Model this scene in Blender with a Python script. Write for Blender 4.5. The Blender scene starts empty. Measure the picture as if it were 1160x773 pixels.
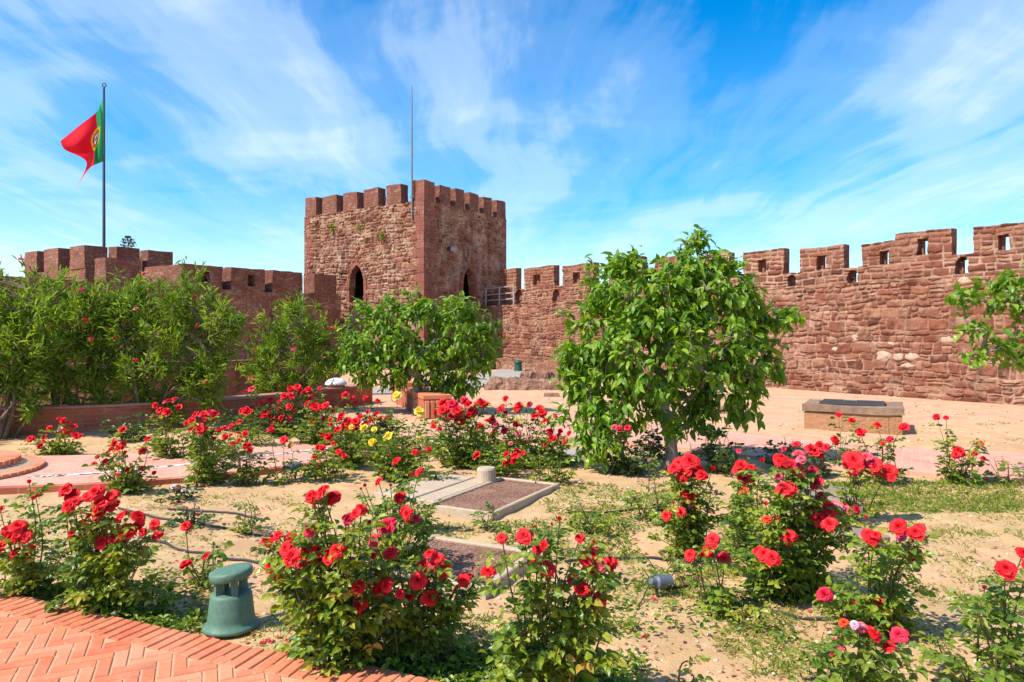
import bpy, math, random
import numpy as np
from mathutils import Vector, Matrix, noise
random.seed(7); rng = np.random.default_rng(7)
SC = bpy.context.scene
COL = SC.collection
R = math.radians

# ------------------------------------------------------------------ camera, sky, sun, exposure
F_PX, HOR, CX, CAMH = 790.0, 380.0, 580.0, 1.6
cam_d = bpy.data.cameras.new("camera"); cam = bpy.data.objects.new("camera", cam_d); COL.objects.link(cam)
cam.location = (0, 0, CAMH); cam.rotation_euler = (R(90), 0, 0)
cam_d.sensor_width = 36; cam_d.lens = F_PX / 1160 * 36; cam_d.shift_y = -6.5 / 1160
cam_d.clip_start = 0.05; cam_d.clip_end = 5000
SC.camera = cam

SUN_EL, SUN_AZ = 50.0, 240.0            # azimuth clockwise from +Y
sd = bpy.data.lights.new("sun", 'SUN'); sd.energy = 4.8; sd.angle = R(0.53); sd.color = (1.0, 0.93, 0.82)
sun = bpy.data.objects.new("sun", sd); COL.objects.link(sun)
ce = math.cos(R(SUN_EL))
sdir = Vector((math.sin(R(SUN_AZ)) * ce, math.cos(R(SUN_AZ)) * ce, math.sin(R(SUN_EL))))
sun.rotation_euler = sdir.to_track_quat('Z', 'Y').to_euler(); sun.location = sdir * 60

SC.view_settings.view_transform = 'Standard'; SC.view_settings.look = 'None'
SC.view_settings.exposure = 0.60; SC.view_settings.gamma = 1.0
SC.view_settings.use_curve_mapping = False

W = bpy.data.worlds.new("World"); SC.world = W; W.use_nodes = True

class NT:
    """small helper for node trees"""
    def __init__(s, tree):
        s.t = tree; s.n = tree.nodes; s.l = tree.links
    def node(s, kind, **kw):
        nd = s.n.new(kind)
        for k, v in kw.items():
            if k.startswith('i_'):
                nd.inputs[k[2:].replace('_', ' ')].default_value = v
            else:
                setattr(nd, k, v)
        return nd
    def link(s, a, b): s.l.new(a, b)
    def val(s, x, sock):
        if isinstance(x, (int, float)): sock.default_value = x
        elif isinstance(x, (tuple, list)): sock.default_value = x
        else: s.l.new(x, sock)
    def math(s, op, a, b=0.0, c=None, clamp=False):
        nd = s.n.new('ShaderNodeMath'); nd.operation = op; nd.use_clamp = clamp
        s.val(a, nd.inputs[0]); s.val(b, nd.inputs[1])
        if c is not None: s.val(c, nd.inputs[2])
        return nd.outputs[0]
    def mix(s, fac, a, b, blend='MIX'):
        nd = s.n.new('ShaderNodeMix'); nd.data_type = 'RGBA'; nd.blend_type = blend
        s.val(fac, nd.inputs[0])
        for x, i in ((a, 6), (b, 7)):
            if isinstance(x, (tuple, list)): x = tuple(x) + ((1,) if len(x) == 3 else ())
            s.val(x, nd.inputs[i])
        return nd.outputs[2]
    def ramp(s, fac, stops, interp='LINEAR'):
        nd = s.n.new('ShaderNodeValToRGB'); cr = nd.color_ramp; cr.interpolation = interp
        while len(cr.elements) < len(stops): cr.elements.new(0.5)
        for e, (p, c) in zip(cr.elements, stops):
            e.position = p
            e.color = (c, c, c, 1) if isinstance(c, (int, float)) else tuple(c) + ((1,) if len(c) == 3 else ())
        s.val(fac, nd.inputs[0])
        return nd.outputs[0]
    def noise(s, vec, scale, detail=4, rough=0.55, dist=0.0):
        nd = s.n.new('ShaderNodeTexNoise')
        if vec is not None: s.link(vec, nd.inputs['Vector'])
        nd.inputs['Scale'].default_value = scale; nd.inputs['Detail'].default_value = detail
        nd.inputs['Roughness'].default_value = rough; nd.inputs['Distortion'].default_value = dist
        return nd.outputs[0], nd.outputs[1]
    def mapping(s, vec, scale=(1, 1, 1), loc=(0, 0, 0), rot=(0, 0, 0)):
        nd = s.n.new('ShaderNodeMapping'); s.link(vec, nd.inputs[0])
        nd.inputs['Scale'].default_value = scale; nd.inputs['Location'].default_value = loc
        nd.inputs['Rotation'].default_value = rot
        return nd.outputs[0]
    def vmath(s, op, a, b):
        nd = s.n.new('ShaderNodeVectorMath'); nd.operation = op
        s.val(a, nd.inputs[0]); s.val(b, nd.inputs[1]); return nd.outputs[0]

SKY_MASSES = [(-.68, .46, .34, .10), (-.25, .42, .26, .05), (.05, .24, .25, .03), (.52, .33, .16, .05), (.70, .20, .20, .06), (-.30, .20, .18, .03), (.40, .15, .18, .04), (.74, .44, .14, .08),
              (.32, .44, .20, -.07), (-.52, .29, .12, -.07), (-.68, .24, .10, -.04), (.46, .25, .12, -.06), (.55, .47, .12, -.05)]
def build_world():
    t = NT(W.node_tree); t.n.clear()
    out = t.node('ShaderNodeOutputWorld'); bg = t.node('ShaderNodeBackground'); bg.inputs[1].default_value = 0.13
    t.link(bg.outputs[0], out.inputs[0])
    sky = t.node('ShaderNodeTexSky'); sky.sky_type = 'NISHITA'; sky.sun_disc = False
    sky.sun_elevation = R(SUN_EL); sky.sun_rotation = R(SUN_AZ); sky.air_density = 1.0; sky.dust_density = 0.4; sky.ozone_density = 2.0
    hs = t.node('ShaderNodeHueSaturation'); hs.inputs['Hue'].default_value = 0.501
    hs.inputs['Saturation'].default_value = 1.75; hs.inputs['Value'].default_value = 1.2
    t.link(sky.outputs[0], hs.inputs['Color'])
    tc = t.node('ShaderNodeTexCoord')
    sx = t.node('ShaderNodeSeparateXYZ'); t.link(tc.outputs['Generated'], sx.inputs[0])
    zz = t.math('ADD', t.math('MAXIMUM', sx.outputs[2], 0.0), 0.10)
    u = t.math('DIVIDE', sx.outputs[0], zz); v = t.math('DIVIDE', sx.outputs[1], zz)
    cb = t.node('ShaderNodeCombineXYZ'); t.link(u, cb.inputs[0]); t.link(v, cb.inputs[1])
    uv = cb.outputs[0]
    # streaks of cirrus, combed along one wind direction, on a high flat sheet
    _, wc = t.noise(uv, 0.7, 2, 0.5)
    wv = t.vmath('ADD', uv, t.vmath('MULTIPLY', t.vmath('SUBTRACT', wc, (.5, .5, .5)), (.55, .25, 0)))
    WIND = R(10)
    m1 = t.mapping(wv, scale=(1.5, 0.42, 1), loc=(3.1, 0.4, 0), rot=(0, 0, WIND)); n1, _ = t.noise(m1, 1.2, 9, 0.58, 0.25)
    m2 = t.mapping(wv, scale=(4.6, 0.75, 1), loc=(1.3, 5.0, 0), rot=(0, 0, WIND + R(5))); n2, _ = t.noise(m2, 1.2, 8, 0.6, 0.35)
    n4, _ = t.noise(t.mapping(uv, scale=(.62, .9, 1), loc=(4.4, 1.7, 0)), 1.35, 4, 0.55, 0.8)
    s = t.math('ADD', t.math('MULTIPLY', n1, 0.42), t.math('ADD', t.math('MULTIPLY', n2, 0.26), t.math('MULTIPLY', n4, 0.32)))
    def mass(az, el, rad, wgt):          # where the veil lies thicker or opens, by compass direction
        d = Vector((az, 1, el)).normalized(); dp = t.node('ShaderNodeVectorMath'); dp.operation = 'DOT_PRODUCT'
        t.link(tc.outputs['Generated'], dp.inputs[0]); dp.inputs[1].default_value = d
        mr = t.node('ShaderNodeMapRange'); mr.interpolation_type = 'SMOOTHERSTEP'; t.link(dp.outputs['Value'], mr.inputs[0])
        mr.inputs[1].default_value = math.cos(rad); mr.inputs[2].default_value = 1.0; mr.inputs[3].default_value = 0.0; mr.inputs[4].default_value = wgt
        return mr.outputs[0]
    cov = -0.02
    for a_, e_, r_, w_ in SKY_MASSES: cov = t.math('ADD', cov, mass(a_, e_, r_, w_))
    s = t.math('ADD', s, cov)
    c = t.ramp(s, [(0.38, 0.0), (0.48, 0.13), (0.57, 0.36), (0.70, 0.66)], 'EASE')
    hz = t.ramp(sx.outputs[2], [(0.0, 0.40), (0.10, 0.24), (0.24, 0.10), (0.42, 0.0)], 'EASE')
    col = t.mix(hz, hs.outputs[0], (3.9, 5.3, 6.5))
    col = t.mix(c, col, (5.2, 5.9, 6.4))
    t.link(col, bg.inputs[0])
build_world()

# ------------------------------------------------------------------ geometry helpers
def G(px, py, z=0.0):
    """point of the ground seen at a position of the picture"""
    d = (CAMH - z) * F_PX / (py - HOR)
    return Vector(((px - CX) / F_PX * d, d, z))
def P(px, py, d):
    return Vector(((px - CX) / F_PX * d, d, CAMH + (HOR - py) / F_PX * d))
def hit(px, o, d):
    k = (px - CX) / F_PX
    return (k * o[1] - o[0]) / (d[0] - k * d[1])
def zat(py, dist): return CAMH + (HOR - py) / F_PX * dist

class MB:
    def __init__(s): s.V = []; s.F = []; s.var = []; s.var2 = []; s.mi = []; s.n = 0
    def add(s, V, F, var=0.5, mat=0, var2=0.0):
        V = np.asarray(V, float).reshape(-1, 3)
        if len(V) == 0: return
        if isinstance(F, np.ndarray):
            F = [F]
        elif len(F) and np.isscalar(F[0][0]):
            g = {}
            for f in F: g.setdefault(len(f), []).append(f)
            F = [np.array(a) for a in g.values()]
        tot = 0
        for a in F:
            s.F.append(a + s.n); m = len(a)
            if np.isscalar(var): s.var.append(np.full(m, var))
            else: s.var.append(np.asarray(var)[tot:tot + m])
            s.var2.append(np.full(m, var2) if np.isscalar(var2) else np.asarray(var2)[tot:tot + m])
            s.mi.append(np.full(m, mat, int)); tot += m
        s.V.append(V); s.n += len(V)
    def box(s, lo, hi, var=0.5, mat=0, M=None):
        x0, y0, z0 = lo; x1, y1, z1 = hi
        V = np.array([(x0,y0,z0),(x1,y0,z0),(x1,y1,z0),(x0,y1,z0),(x0,y0,z1),(x1,y0,z1),(x1,y1,z1),(x0,y1,z1)], float)
        if M is not None: V = np.array([M @ Vector(v) for v in V])
        s.add(V, [(3,2,1,0),(4,5,6,7),(0,1,5,4),(1,2,6,5),(2,3,7,6),(3,0,4,7)], var, mat)
    def tube(s, pts, rad, sides=6, var=0.5, mat=0, cap=True):
        pts = [Vector(p) for p in pts]; n = len(pts)
        if np.isscalar(rad): rad = [rad] * n
        V = []; up = Vector((0.3, 0.2, 1)).normalized()
        for i, p in enumerate(pts):
            d = (pts[min(i + 1, n - 1)] - pts[max(i - 1, 0)])
            if d.length < 1e-9: d = Vector((0, 0, 1))
            d.normalize()
            a = d.cross(up if abs(d.dot(up)) < 0.95 else Vector((1, 0, 0))).normalized(); b = d.cross(a)
            for k in range(sides):
                t = 2 * math.pi * k / sides
                V.append(p + (a * math.cos(t) + b * math.sin(t)) * rad[i])
        F = []
        for i in range(n - 1):
            for k in range(sides):
                k2 = (k + 1) % sides
                F.append((i*sides+k, i*sides+k2, (i+1)*sides+k2, (i+1)*sides+k))
        s.add(V, F, var, mat)
        if cap:
            s.add(V[:sides], [tuple(range(sides))], var, mat); s.add(V[-sides:], [tuple(reversed(range(sides)))], var, mat)
    def lathe(s, prof, seg=32, var=0.5, mat=0, M=None, sx=1.0, sy=1.0):
        V = []; F = []; n = len(prof)
        for (r, z) in prof:
            for k in range(seg):
                t = 2 * math.pi * k / seg
                v = Vector((r * math.cos(t) * sx, r * math.sin(t) * sy, z))
                V.append(M @ v if M is not None else v)
        for i in range(n - 1):
            for k in range(seg):
                k2 = (k + 1) % seg
                F.append((i*seg+k, i*seg+k2, (i+1)*seg+k2, (i+1)*seg+k))
        F.append(tuple(reversed(range(seg)))); F.append(tuple((n-1)*seg + k for k in range(seg)))
        s.add(V, F, var, mat)
    def mesh(s, name, mats, smooth=False, uv=False):
        me = bpy.data.meshes.new(name)
        V = np.concatenate(s.V); me.vertices.add(len(V)); me.vertices.foreach_set('co', V.ravel())
        sizes = np.concatenate([np.full(len(a), a.shape[1]) for a in s.F])
        loops = np.concatenate([a.ravel() for a in s.F])
        me.loops.add(len(loops)); me.polygons.add(len(sizes))
        me.loops.foreach_set('vertex_index', loops.astype(np.int32))
        st = np.concatenate([[0], np.cumsum(sizes)[:-1]])
        me.polygons.foreach_set('loop_start', st.astype(np.int32))
        me.polygons.foreach_set('material_index', np.concatenate(s.mi).astype(np.int32))
        me.polygons.foreach_set('use_smooth', np.full(len(sizes), smooth, bool))
        me.update(calc_edges=True)
        at = me.attributes.new('var', 'FLOAT', 'FACE'); at.data.foreach_set('value', np.concatenate(s.var).astype(np.float32))
        v2 = np.concatenate(s.var2)
        if v2.any(): at = me.attributes.new('mort', 'FLOAT', 'FACE'); at.data.foreach_set('value', v2.astype(np.float32))
        if uv:
            N = np.empty(len(sizes) * 3); me.polygons.foreach_get('normal', N); N = np.abs(N.reshape(-1, 3))
            ax = np.argmax(N * np.array([1, 1, 1.05]), axis=1); pol = np.repeat(np.arange(len(sizes)), sizes)
            a = ax[pol]; co = V[loops]
            uvs = np.where((a == 1)[:, None], co[:, [0, 2]], np.where((a == 0)[:, None], co[:, [1, 2]] + np.array([3.37, 0]), co[:, [0, 1]]))
            l = me.uv_layers.new(name='UVMap'); l.data.foreach_set('uv', uvs.astype(np.float32).ravel())
        for m in (mats if isinstance(mats, (list, tuple)) else [mats]): me.materials.append(m)
        me.validate()
        return me
    def build(s, name, mats, parent=None, smooth=False, uv=False, M=None):
        return link(name, s.mesh(name, mats, smooth, uv), parent, M)

def link(name, me, parent=None, M=None):
    o = bpy.data.objects.new(name, me); COL.objects.link(o)
    if parent is not None: o.parent = parent
    if M is not None: o.matrix_local = M
    return o
def tag(o, label=None, cat=None, group=None, kind=None):
    if label: o['label'] = label
    if cat: o['category'] = cat
    if group: o['group'] = group
    if kind: o['kind'] = kind
    return o
def thing(name, label, cat, loc=(0, 0, 0), rotz=0.0, group=None):
    o = bpy.data.objects.new(name, None); COL.objects.link(o); o.empty_display_size = 0.2
    o.location = loc; o.rotation_euler = (0, 0, rotz)
    return tag(o, label, cat, group)

def rough(V, amp, sc, seed=0.0):
    out = []
    for v in V:
        n = noise.noise_vector(Vector((v[0] * sc + seed, v[1] * sc, v[2] * sc)))
        m = noise.noise_vector(Vector((v[0] * sc * 3.1 + seed, v[1] * sc * 3.1 + 5, v[2] * sc * 3.1)))
        out.append((v[0] + n.x * amp + m.x * amp * .5, v[1] + n.y * amp + m.y * amp * .5, v[2] + n.z * amp + m.z * amp * .5))
    return out

def vnoise(x, y, seed=0):
    def h(i, j):
        n = np.sin(i * 127.1 + j * 311.7 + seed * 74.7) * 43758.5453; return n - np.floor(n)
    i = np.floor(x); j = np.floor(y); f = x - i; g = y - j; f = f * f * (3 - 2 * f); g = g * g * (3 - 2 * g)
    return (h(i, j) * (1 - f) + h(i + 1, j) * f) * (1 - g) + (h(i, j + 1) * (1 - f) + h(i + 1, j + 1) * f) * g
class Masonry:
    """roughly coursed rubble: uneven rows of stones of uneven length, each with its own height and tone"""
    def __init__(s, L, H, rows, widths, relief=.05, joint=.022, seed=1, wave=.07):
        rg = np.random.default_rng(seed); s.relief, s.joint, s.seed, s.wave = relief, joint, seed, wave
        z = -1.0; s.rb = [z]
        while z < H + 1: z += rg.uniform(*rows) * (1.45 if rg.random() < .12 else 1); s.rb.append(z)
        s.rb = np.array(s.rb); s.ub = []; s.rn = []
        for _ in s.rb:
            u = -1.5 - rg.random(); b = [u]
            while u < L + 1.5: u += widths[0] + (widths[1] - widths[0]) * rg.beta(1.2, 2.0); b.append(u)
            s.ub.append(np.array(b)); s.rn.append(rg.random((len(b) + 1, 4)))
    def __call__(s, u, z):
        sd = s.seed
        zw = z + (vnoise(u * .5, z * .4, sd) - .5) * s.wave * 3 + (vnoise(u * 2.3, z * 2.3, sd + 1) - .5) * s.wave
        uw = u + (vnoise(u * 2.7, z * 2.7, sd + 2) - .5) * s.wave * 1.3
        zw = zw + (vnoise(u * 9, z * 9, sd + 8) - .5) * .025; uw = uw + (vnoise(u * 9, z * 9, sd + 9) - .5) * .025
        ri = np.clip(np.searchsorted(s.rb, zw) - 1, 0, len(s.rb) - 2); e = np.zeros_like(u); var = np.zeros_like(u); off = np.zeros_like(u)
        for k in np.unique(ri):
            m = ri == k; b = s.ub[k]; c = np.clip(np.searchsorted(b, uw[m]) - 1, 0, len(b) - 2); rn = s.rn[k][c]
            z0 = np.full(m.sum(), s.rb[k]); z1 = np.full(m.sum(), s.rb[k + 1]); v = rn[:, 0].copy(); o = rn[:, 1].copy()
            sp = (rn[:, 2] < .28) & (z1 - z0 > .15); mid = z0 + (z1 - z0) * (.4 + .2 * rn[:, 3]); up = zw[m] > mid
            z0 = np.where(sp & up, mid, z0); z1 = np.where(sp & ~up, mid, z1); v = np.where(sp & up, (v * 7.3) % 1, v); o = np.where(sp & up, (o * 5.7) % 1, o)
            du = np.minimum(uw[m] - b[c], b[c + 1] - uw[m]); dz = np.minimum(zw[m] - z0, z1 - zw[m]); q = .045
            cr = q - np.sqrt(np.maximum(q - du, 0) ** 2 + np.maximum(q - dz, 0) ** 2); e[m] = np.where((du < q) & (dz < q), cr, np.minimum(du, dz)); var[m] = v; off[m] = o
        e = e + (vnoise(u * 6, z * 6, sd + 3) - .5) * s.joint * 1.2
        t = np.clip(e / (s.joint * 2.2), 0, 1); t = t * t * (3 - 2 * t)
        h = t * s.relief * (.35 + .9 * off) + (vnoise(u * 7, z * 7, sd + 4) - .5) * s.relief * .5
        mo = np.clip(1 - e / s.joint, 0, 1); worn = np.clip(vnoise(u * .7, z * .9, sd + 5) * 1.6 - .3, .35, 1)
        return h, var, np.clip(mo, 0.001, 1) * worn

def lines(marks, a, b, step):
    ms = sorted({round(m, 4) for m in list(marks) + [a, b] if a - 1e-6 <= m <= b + 1e-6})
    out = []
    for i in range(len(ms) - 1):
        n = max(1, int(math.ceil((ms[i + 1] - ms[i]) / step)))
        out += [ms[i] + (ms[i + 1] - ms[i]) * k / n for k in range(n)]
    return out + [ms[-1]]

def solid2d(mb, us, zs, solid, y0, y1, amp=0.02, seed=0.0, ny=1, bottom=True, var=0.5, mat=0, masonry=None):
    """a wall slab between y0 and y1 with the openings of solid(u, z) cut clean through it"""
    nu, nz = len(us) - 1, len(zs) - 1
    S = np.zeros((nu + 2, nz + 2), bool)
    for i in range(nu):
        for j in range(nz):
            S[i + 1, j + 1] = solid((us[i] + us[i + 1]) / 2, (zs[j] + zs[j + 1]) / 2)
    ys = [y0 + (y1 - y0) * k / ny for k in range(ny + 1)]
    idx = {}; V = []; F = []
    def vid(i, j, k):
        key = (i, j, k)
        if key not in idx: idx[key] = len(V); V.append((us[i], ys[k], zs[j]))
        return idx[key]
    for i in range(nu):
        for j in range(nz):
            if not S[i + 1, j + 1]: continue
            F.append((vid(i,j,0), vid(i+1,j,0), vid(i+1,j+1,0), vid(i,j+1,0)))
            F.append((vid(i+1,j,ny), vid(i,j,ny), vid(i,j+1,ny), vid(i+1,j+1,ny)))
            for k in range(ny):
                if not S[i, j + 1]: F.append((vid(i,j,k+1), vid(i,j,k), vid(i,j+1,k), vid(i,j+1,k+1)))
                if not S[i + 2, j + 1]: F.append((vid(i+1,j,k), vid(i+1,j,k+1), vid(i+1,j+1,k+1), vid(i+1,j+1,k)))
                if not S[i + 1, j + 2]: F.append((vid(i,j+1,k), vid(i+1,j+1,k), vid(i+1,j+1,k+1), vid(i,j+1,k+1)))
                if not S[i + 1, j] and (bottom or j > 0): F.append((vid(i,j,k+1), vid(i+1,j,k+1), vid(i+1,j,k), vid(i,j,k)))
    if amp: V = rough(V, amp, 2.3, seed)
    if masonry:
        inv = {v: k for k, v in idx.items()}; A = np.array(V)
        fr = np.array([i for i in range(len(V)) if inv[i][2] == 0]); g = np.array([(us[inv[i][0]], zs[inv[i][1]]) for i in fr])
        A[fr, 1] -= masonry(g[:, 0], g[:, 1])[0]
        C_ = np.array([(sum(us[inv[i][0]] for i in f) / 4, sum(zs[inv[i][1]] for i in f) / 4) for f in F])
        _, var, v2 = masonry(C_[:, 0], C_[:, 1]); side = np.array([len({inv[i][2] for i in f}) > 1 for f in F]); v2 = np.where(side, v2 * .3, v2)
        mb.add(A, F, var, mat, v2); return
    mb.add(V, F, var, mat)

# ------------------------------------------------------------------ materials
def mat(name):
    m = bpy.data.materials.new(name); m.use_nodes = True
    t = NT(m.node_tree); t.n.clear()
    out = t.node('ShaderNodeOutputMaterial'); b = t.node('ShaderNodeBsdfPrincipled')
    t.link(b.outputs[0], out.inputs[0])
    b.inputs['Roughness'].default_value = 0.8; b.inputs['Specular IOR Level'].default_value = 0.3
    return m, t, b, out
def setc(t, b, c):
    if isinstance(c, (tuple, list)): b.inputs['Base Color'].default_value = tuple(c) + ((1,) if len(c) == 3 else ())
    else: t.link(c, b.inputs['Base Color'])
def bump(t, b, h, strength=0.5, dist=0.02):
    bp = t.node('ShaderNodeBump'); bp.inputs['Strength'].default_value = strength; bp.inputs['Distance'].default_value = dist
    t.val(h, bp.inputs['Height']); t.link(bp.outputs[0], b.inputs['Normal'])
def attr(t, name='var'):
    a = t.node('ShaderNodeAttribute'); a.attribute_name = name; return a.outputs['Fac']

def stone_mat(name, w, h, cols, mortar, edge=0.06, geo=False, rnd=0.8, distort=0.10, coursed=False, patches=0.35, pale=(0.46, 0.30, 0.19), streak=0.5, seed=0.0):
    m, t, b, out = mat(name)
    uv = t.node('ShaderNodeTexCoord').outputs['UV']
    uv = t.mapping(uv, loc=(seed * 3.7, seed * 1.3, 0))
    _, nc = t.noise(uv, 3.1, 3, 0.5)
    dv = t.vmath('MULTIPLY', t.vmath('SUBTRACT', nc, (0.5, 0.5, 0.5)), (distort * 1.6, distort, 0))
    _, nc2 = t.noise(uv, 14.0, 2, 0.5)
    dv2 = t.vmath('MULTIPLY', t.vmath('SUBTRACT', nc2, (0.5, 0.5, 0.5)), (distort * .35, distort * .35, 0))
    p = t.vmath('ADD', t.vmath('ADD', uv, dv), dv2)
    ps = t.mapping(p, scale=(1 / w, 1 / h, 1))
    if geo:
        cell = attr(t); mort = attr(t, 'mort'); dist = t.math('SUBTRACT', 1.0, mort)
    elif coursed:
        br = t.node('ShaderNodeTexBrick'); t.link(p, br.inputs['Vector'])
        br.inputs['Scale'].default_value = 1.0; br.inputs['Brick Width'].default_value = w; br.inputs['Row Height'].default_value = h
        br.inputs['Mortar Size'].default_value = edge * h * .9; br.inputs['Mortar Smooth'].default_value = 0.35; br.offset = 0.43; br.squash = 0.75; br.squash_frequency = 3
        br.inputs['Color1'].default_value = (0, 0, 0, 1); br.inputs['Color2'].default_value = (1, 1, 1, 1); br.inputs['Mortar'].default_value = (.5, .5, .5, 1)
        cell = t.node('ShaderNodeSeparateColor'); t.link(br.outputs['Color'], cell.inputs[0]); cell = cell.outputs[0]
        mort = br.outputs['Fac']; dist = t.math('SUBTRACT', 1.0, mort)
    else:
        v2 = t.node('ShaderNodeTexVoronoi', feature='F1', voronoi_dimensions='2D', distance='CHEBYCHEV'); t.link(ps, v2.inputs['Vector'])
        v3 = t.node('ShaderNodeTexVoronoi', feature='F2', voronoi_dimensions='2D', distance='CHEBYCHEV'); t.link(ps, v3.inputs['Vector'])
        for v_ in (v2, v3): v_.inputs['Scale'].default_value = 1; v_.inputs['Randomness'].default_value = rnd
        sc = t.node('ShaderNodeSeparateColor'); t.link(v2.outputs['Color'], sc.inputs[0]); cell = sc.outputs[0]
        ed1 = t.math('SUBTRACT', v3.outputs['Distance'], v2.outputs['Distance'])
        nE, _ = t.noise(uv, 5.0, 3)
        ed = t.math('MULTIPLY_ADD', nE, edge * 1.6, edge * .3)
        dist = t.math('DIVIDE', ed1, ed); dist = t.math('MINIMUM', dist, 1.0)
        mort = t.math('SUBTRACT', 1.0, t.math('POWER', dist, 2.0))
    n = len(cols)
    c = t.ramp(cell, [(i / (n - 1), cc) for i, cc in enumerate(cols)])
    g, _ = t.noise(uv, 23.0, 6, 0.7)
    c = t.mix(0.70, c, t.ramp(g, [(0.3, 0.45), (0.7, 1.5 / 1.5)]), 'MULTIPLY')
    g2, _ = t.noise(uv, 1.1, 5, 0.6)
    pf = t.ramp(g2, [(0.47, 0.0), (0.62, 1.0)])
    g3, _ = t.noise(uv, 9.0, 4, 0.7)
    pf = t.math('MULTIPLY', t.math('MULTIPLY', pf, t.ramp(g3, [(0.38, 0.0), (0.6, 1.0)])), patches)
    c = t.mix(pf, c, pale)
    # dark run-off streaks from the top, and lichen
    sv = t.mapping(uv, scale=(1.9, 0.16, 1)); g4, _ = t.noise(sv, 1.4, 5, 0.6)
    sf = t.math('MULTIPLY', t.ramp(g4, [(0.54, 0.0), (0.68, 1.0)]), streak)
    mc = t.mix(t.ramp(g3, [(0.3, 0.0), (0.7, 1.0)]), mortar, tuple(x * 0.72 for x in mortar))
    c = t.mix(mort, c, mc)
    c = t.mix(sf, c, (0.075, 0.045, 0.03))
    setc(t, b, c); b.inputs['Roughness'].default_value = 0.92
    hgt = t.math('ADD', t.math('MULTIPLY', dist, 1.0), t.math('MULTIPLY', g, 0.55))
    hgt = t.math('ADD', hgt, t.math('MULTIPLY', g3, 0.6))
    bump(t, b, hgt, 1.0, 0.045)
    return m

REDS = [tuple((c[0] * .88, c[1] * .86, c[2] * .76)) for c in [(0.13, 0.040, 0.028), (0.33, 0.115, 0.07), (0.25, 0.082, 0.052), (0.40, 0.17, 0.11), (0.28, 0.095, 0.058), (0.36, 0.155, 0.105), (0.47, 0.24, 0.155)]]
M_TOWER = stone_mat('rubble_sandstone', 0.36, 0.20, REDS, (0.46, 0.29, 0.19), edge=0.15, rnd=0.9, distort=0.12, patches=1.0, pale=(0.52, 0.36, 0.24), streak=0.85)
M_TOWERG = stone_mat('rubble_sandstone_blocks', 0.36, 0.20, REDS, (0.50, 0.33, 0.22), geo=True, patches=1.0, pale=(0.52, 0.36, 0.24), streak=0.85, seed=11)
M_WALLG = stone_mat('weathered_wall_blocks', 0.36, 0.20, REDS, (0.47, 0.29, 0.20), geo=True, patches=0.75, pale=(0.47, 0.30, 0.20), streak=0.45, seed=12)
M_PARAG = stone_mat('squared_parapet_blocks', 0.4, 0.2, REDS[:6], (0.54, 0.35, 0.235), geo=True, patches=0.35, pale=(0.46, 0.30, 0.20), streak=0.4, seed=14)
PM = Masonry(42, 6, (.13, .205), (.20, .60), .035, .028, 41, .05)
M_QUOIN = stone_mat('ashlar_sandstone', 0.62, 0.36, [(0.27, 0.085, 0.055), (0.34, 0.12, 0.08), (0.30, 0.10, 0.065), (0.38, 0.15, 0.10)], (0.30, 0.14, 0.09), edge=0.03, distort=0.04, coursed=True, patches=0.25, streak=0.4, seed=3)
M_WALL = stone_mat('rough_sandstone_wall', 0.36, 0.19, REDS, (0.43, 0.24, 0.155), edge=0.14, rnd=0.75, distort=0.10, patches=0.8, pale=(0.46, 0.27, 0.18), streak=0.35, seed=1)
M_PARA = stone_mat('coursed_sandstone_blocks', 0.46, 0.19, REDS[:6], (0.50, 0.29, 0.19), edge=0.13, distort=0.13, coursed=True, patches=0.12, streak=0.12, seed=2)
M_MERL = stone_mat('small_merlon_stones', 0.30, 0.15, [(0.22, 0.075, 0.05), (0.30, 0.11, 0.07), (0.26, 0.09, 0.06), (0.36, 0.17, 0.11)], (0.34, 0.18, 0.12), edge=0.09, rnd=0.9, distort=0.09, patches=0.35, streak=0.35, seed=5)
M_RUIN = stone_mat('eroded_earth', 0.33, 0.2, [(0.30, 0.16, 0.10), (0.38, 0.20, 0.13), (0.27, 0.13, 0.085)], (0.36, 0.21, 0.13), edge=0.05, distort=0.2, patches=0.4, streak=0.0, seed=8)

def plain(name, c, rough_=0.7, var=0.25, scale=30, bmp=0.15, metal=0.0, spec=0.3):
    m, t, b, out = mat(name)
    tc = t.node('ShaderNodeTexCoord').outputs['Object']
    g, _ = t.noise(tc, scale, 5, 0.65); g2, _ = t.noise(tc, scale * .12, 3, 0.5)
    f = t.math('ADD', t.math('MULTIPLY', g, .6), t.math('MULTIPLY', g2, .4))
    k = t.ramp(f, [(0.3, 1 - var), (0.7, 1.0)])
    setc(t, b, t.mix(1.0, c, k, 'MULTIPLY'))
    b.inputs['Roughness'].default_value = rough_; b.inputs['Metallic'].default_value = metal; b.inputs['Specular IOR Level'].default_value = spec
    if bmp: bump(t, b, g, bmp, 0.01)
    return m
M_DARK = plain('near_black_interior', (0.035, 0.022, 0.018), 0.95)  # near-black, so the shade inside the tower is put into the colour
M_CONC = plain('pale_concrete', (0.55, 0.42, 0.29), 0.9, 0.35, 22, 0.3)
M_CONCG = plain('grey_concrete', (0.42, 0.38, 0.33), 0.9, 0.4, 14, 0.3)
M_GREEN = plain('grey_green_plastic', (0.125, 0.24, 0.165), 0.55, 0.42, 30, 0.08)
M_GREY = plain('grey_paint_metal', (0.13, 0.155, 0.19), 0.45, 0.25, 40, 0.05)
M_STEEL = plain('galvanised_steel', (0.27, 0.25, 0.24), 0.5, 0.3, 50, 0.0, 0.5)
M_RAIL = plain('pale_railing_paint', (0.42, 0.35, 0.32), 0.5, 0.2, 40, 0.0)
M_BOXG = plain('dark_green_paint', (0.03, 0.10, 0.06), 0.5, 0.3, 30, 0.0)
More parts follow.
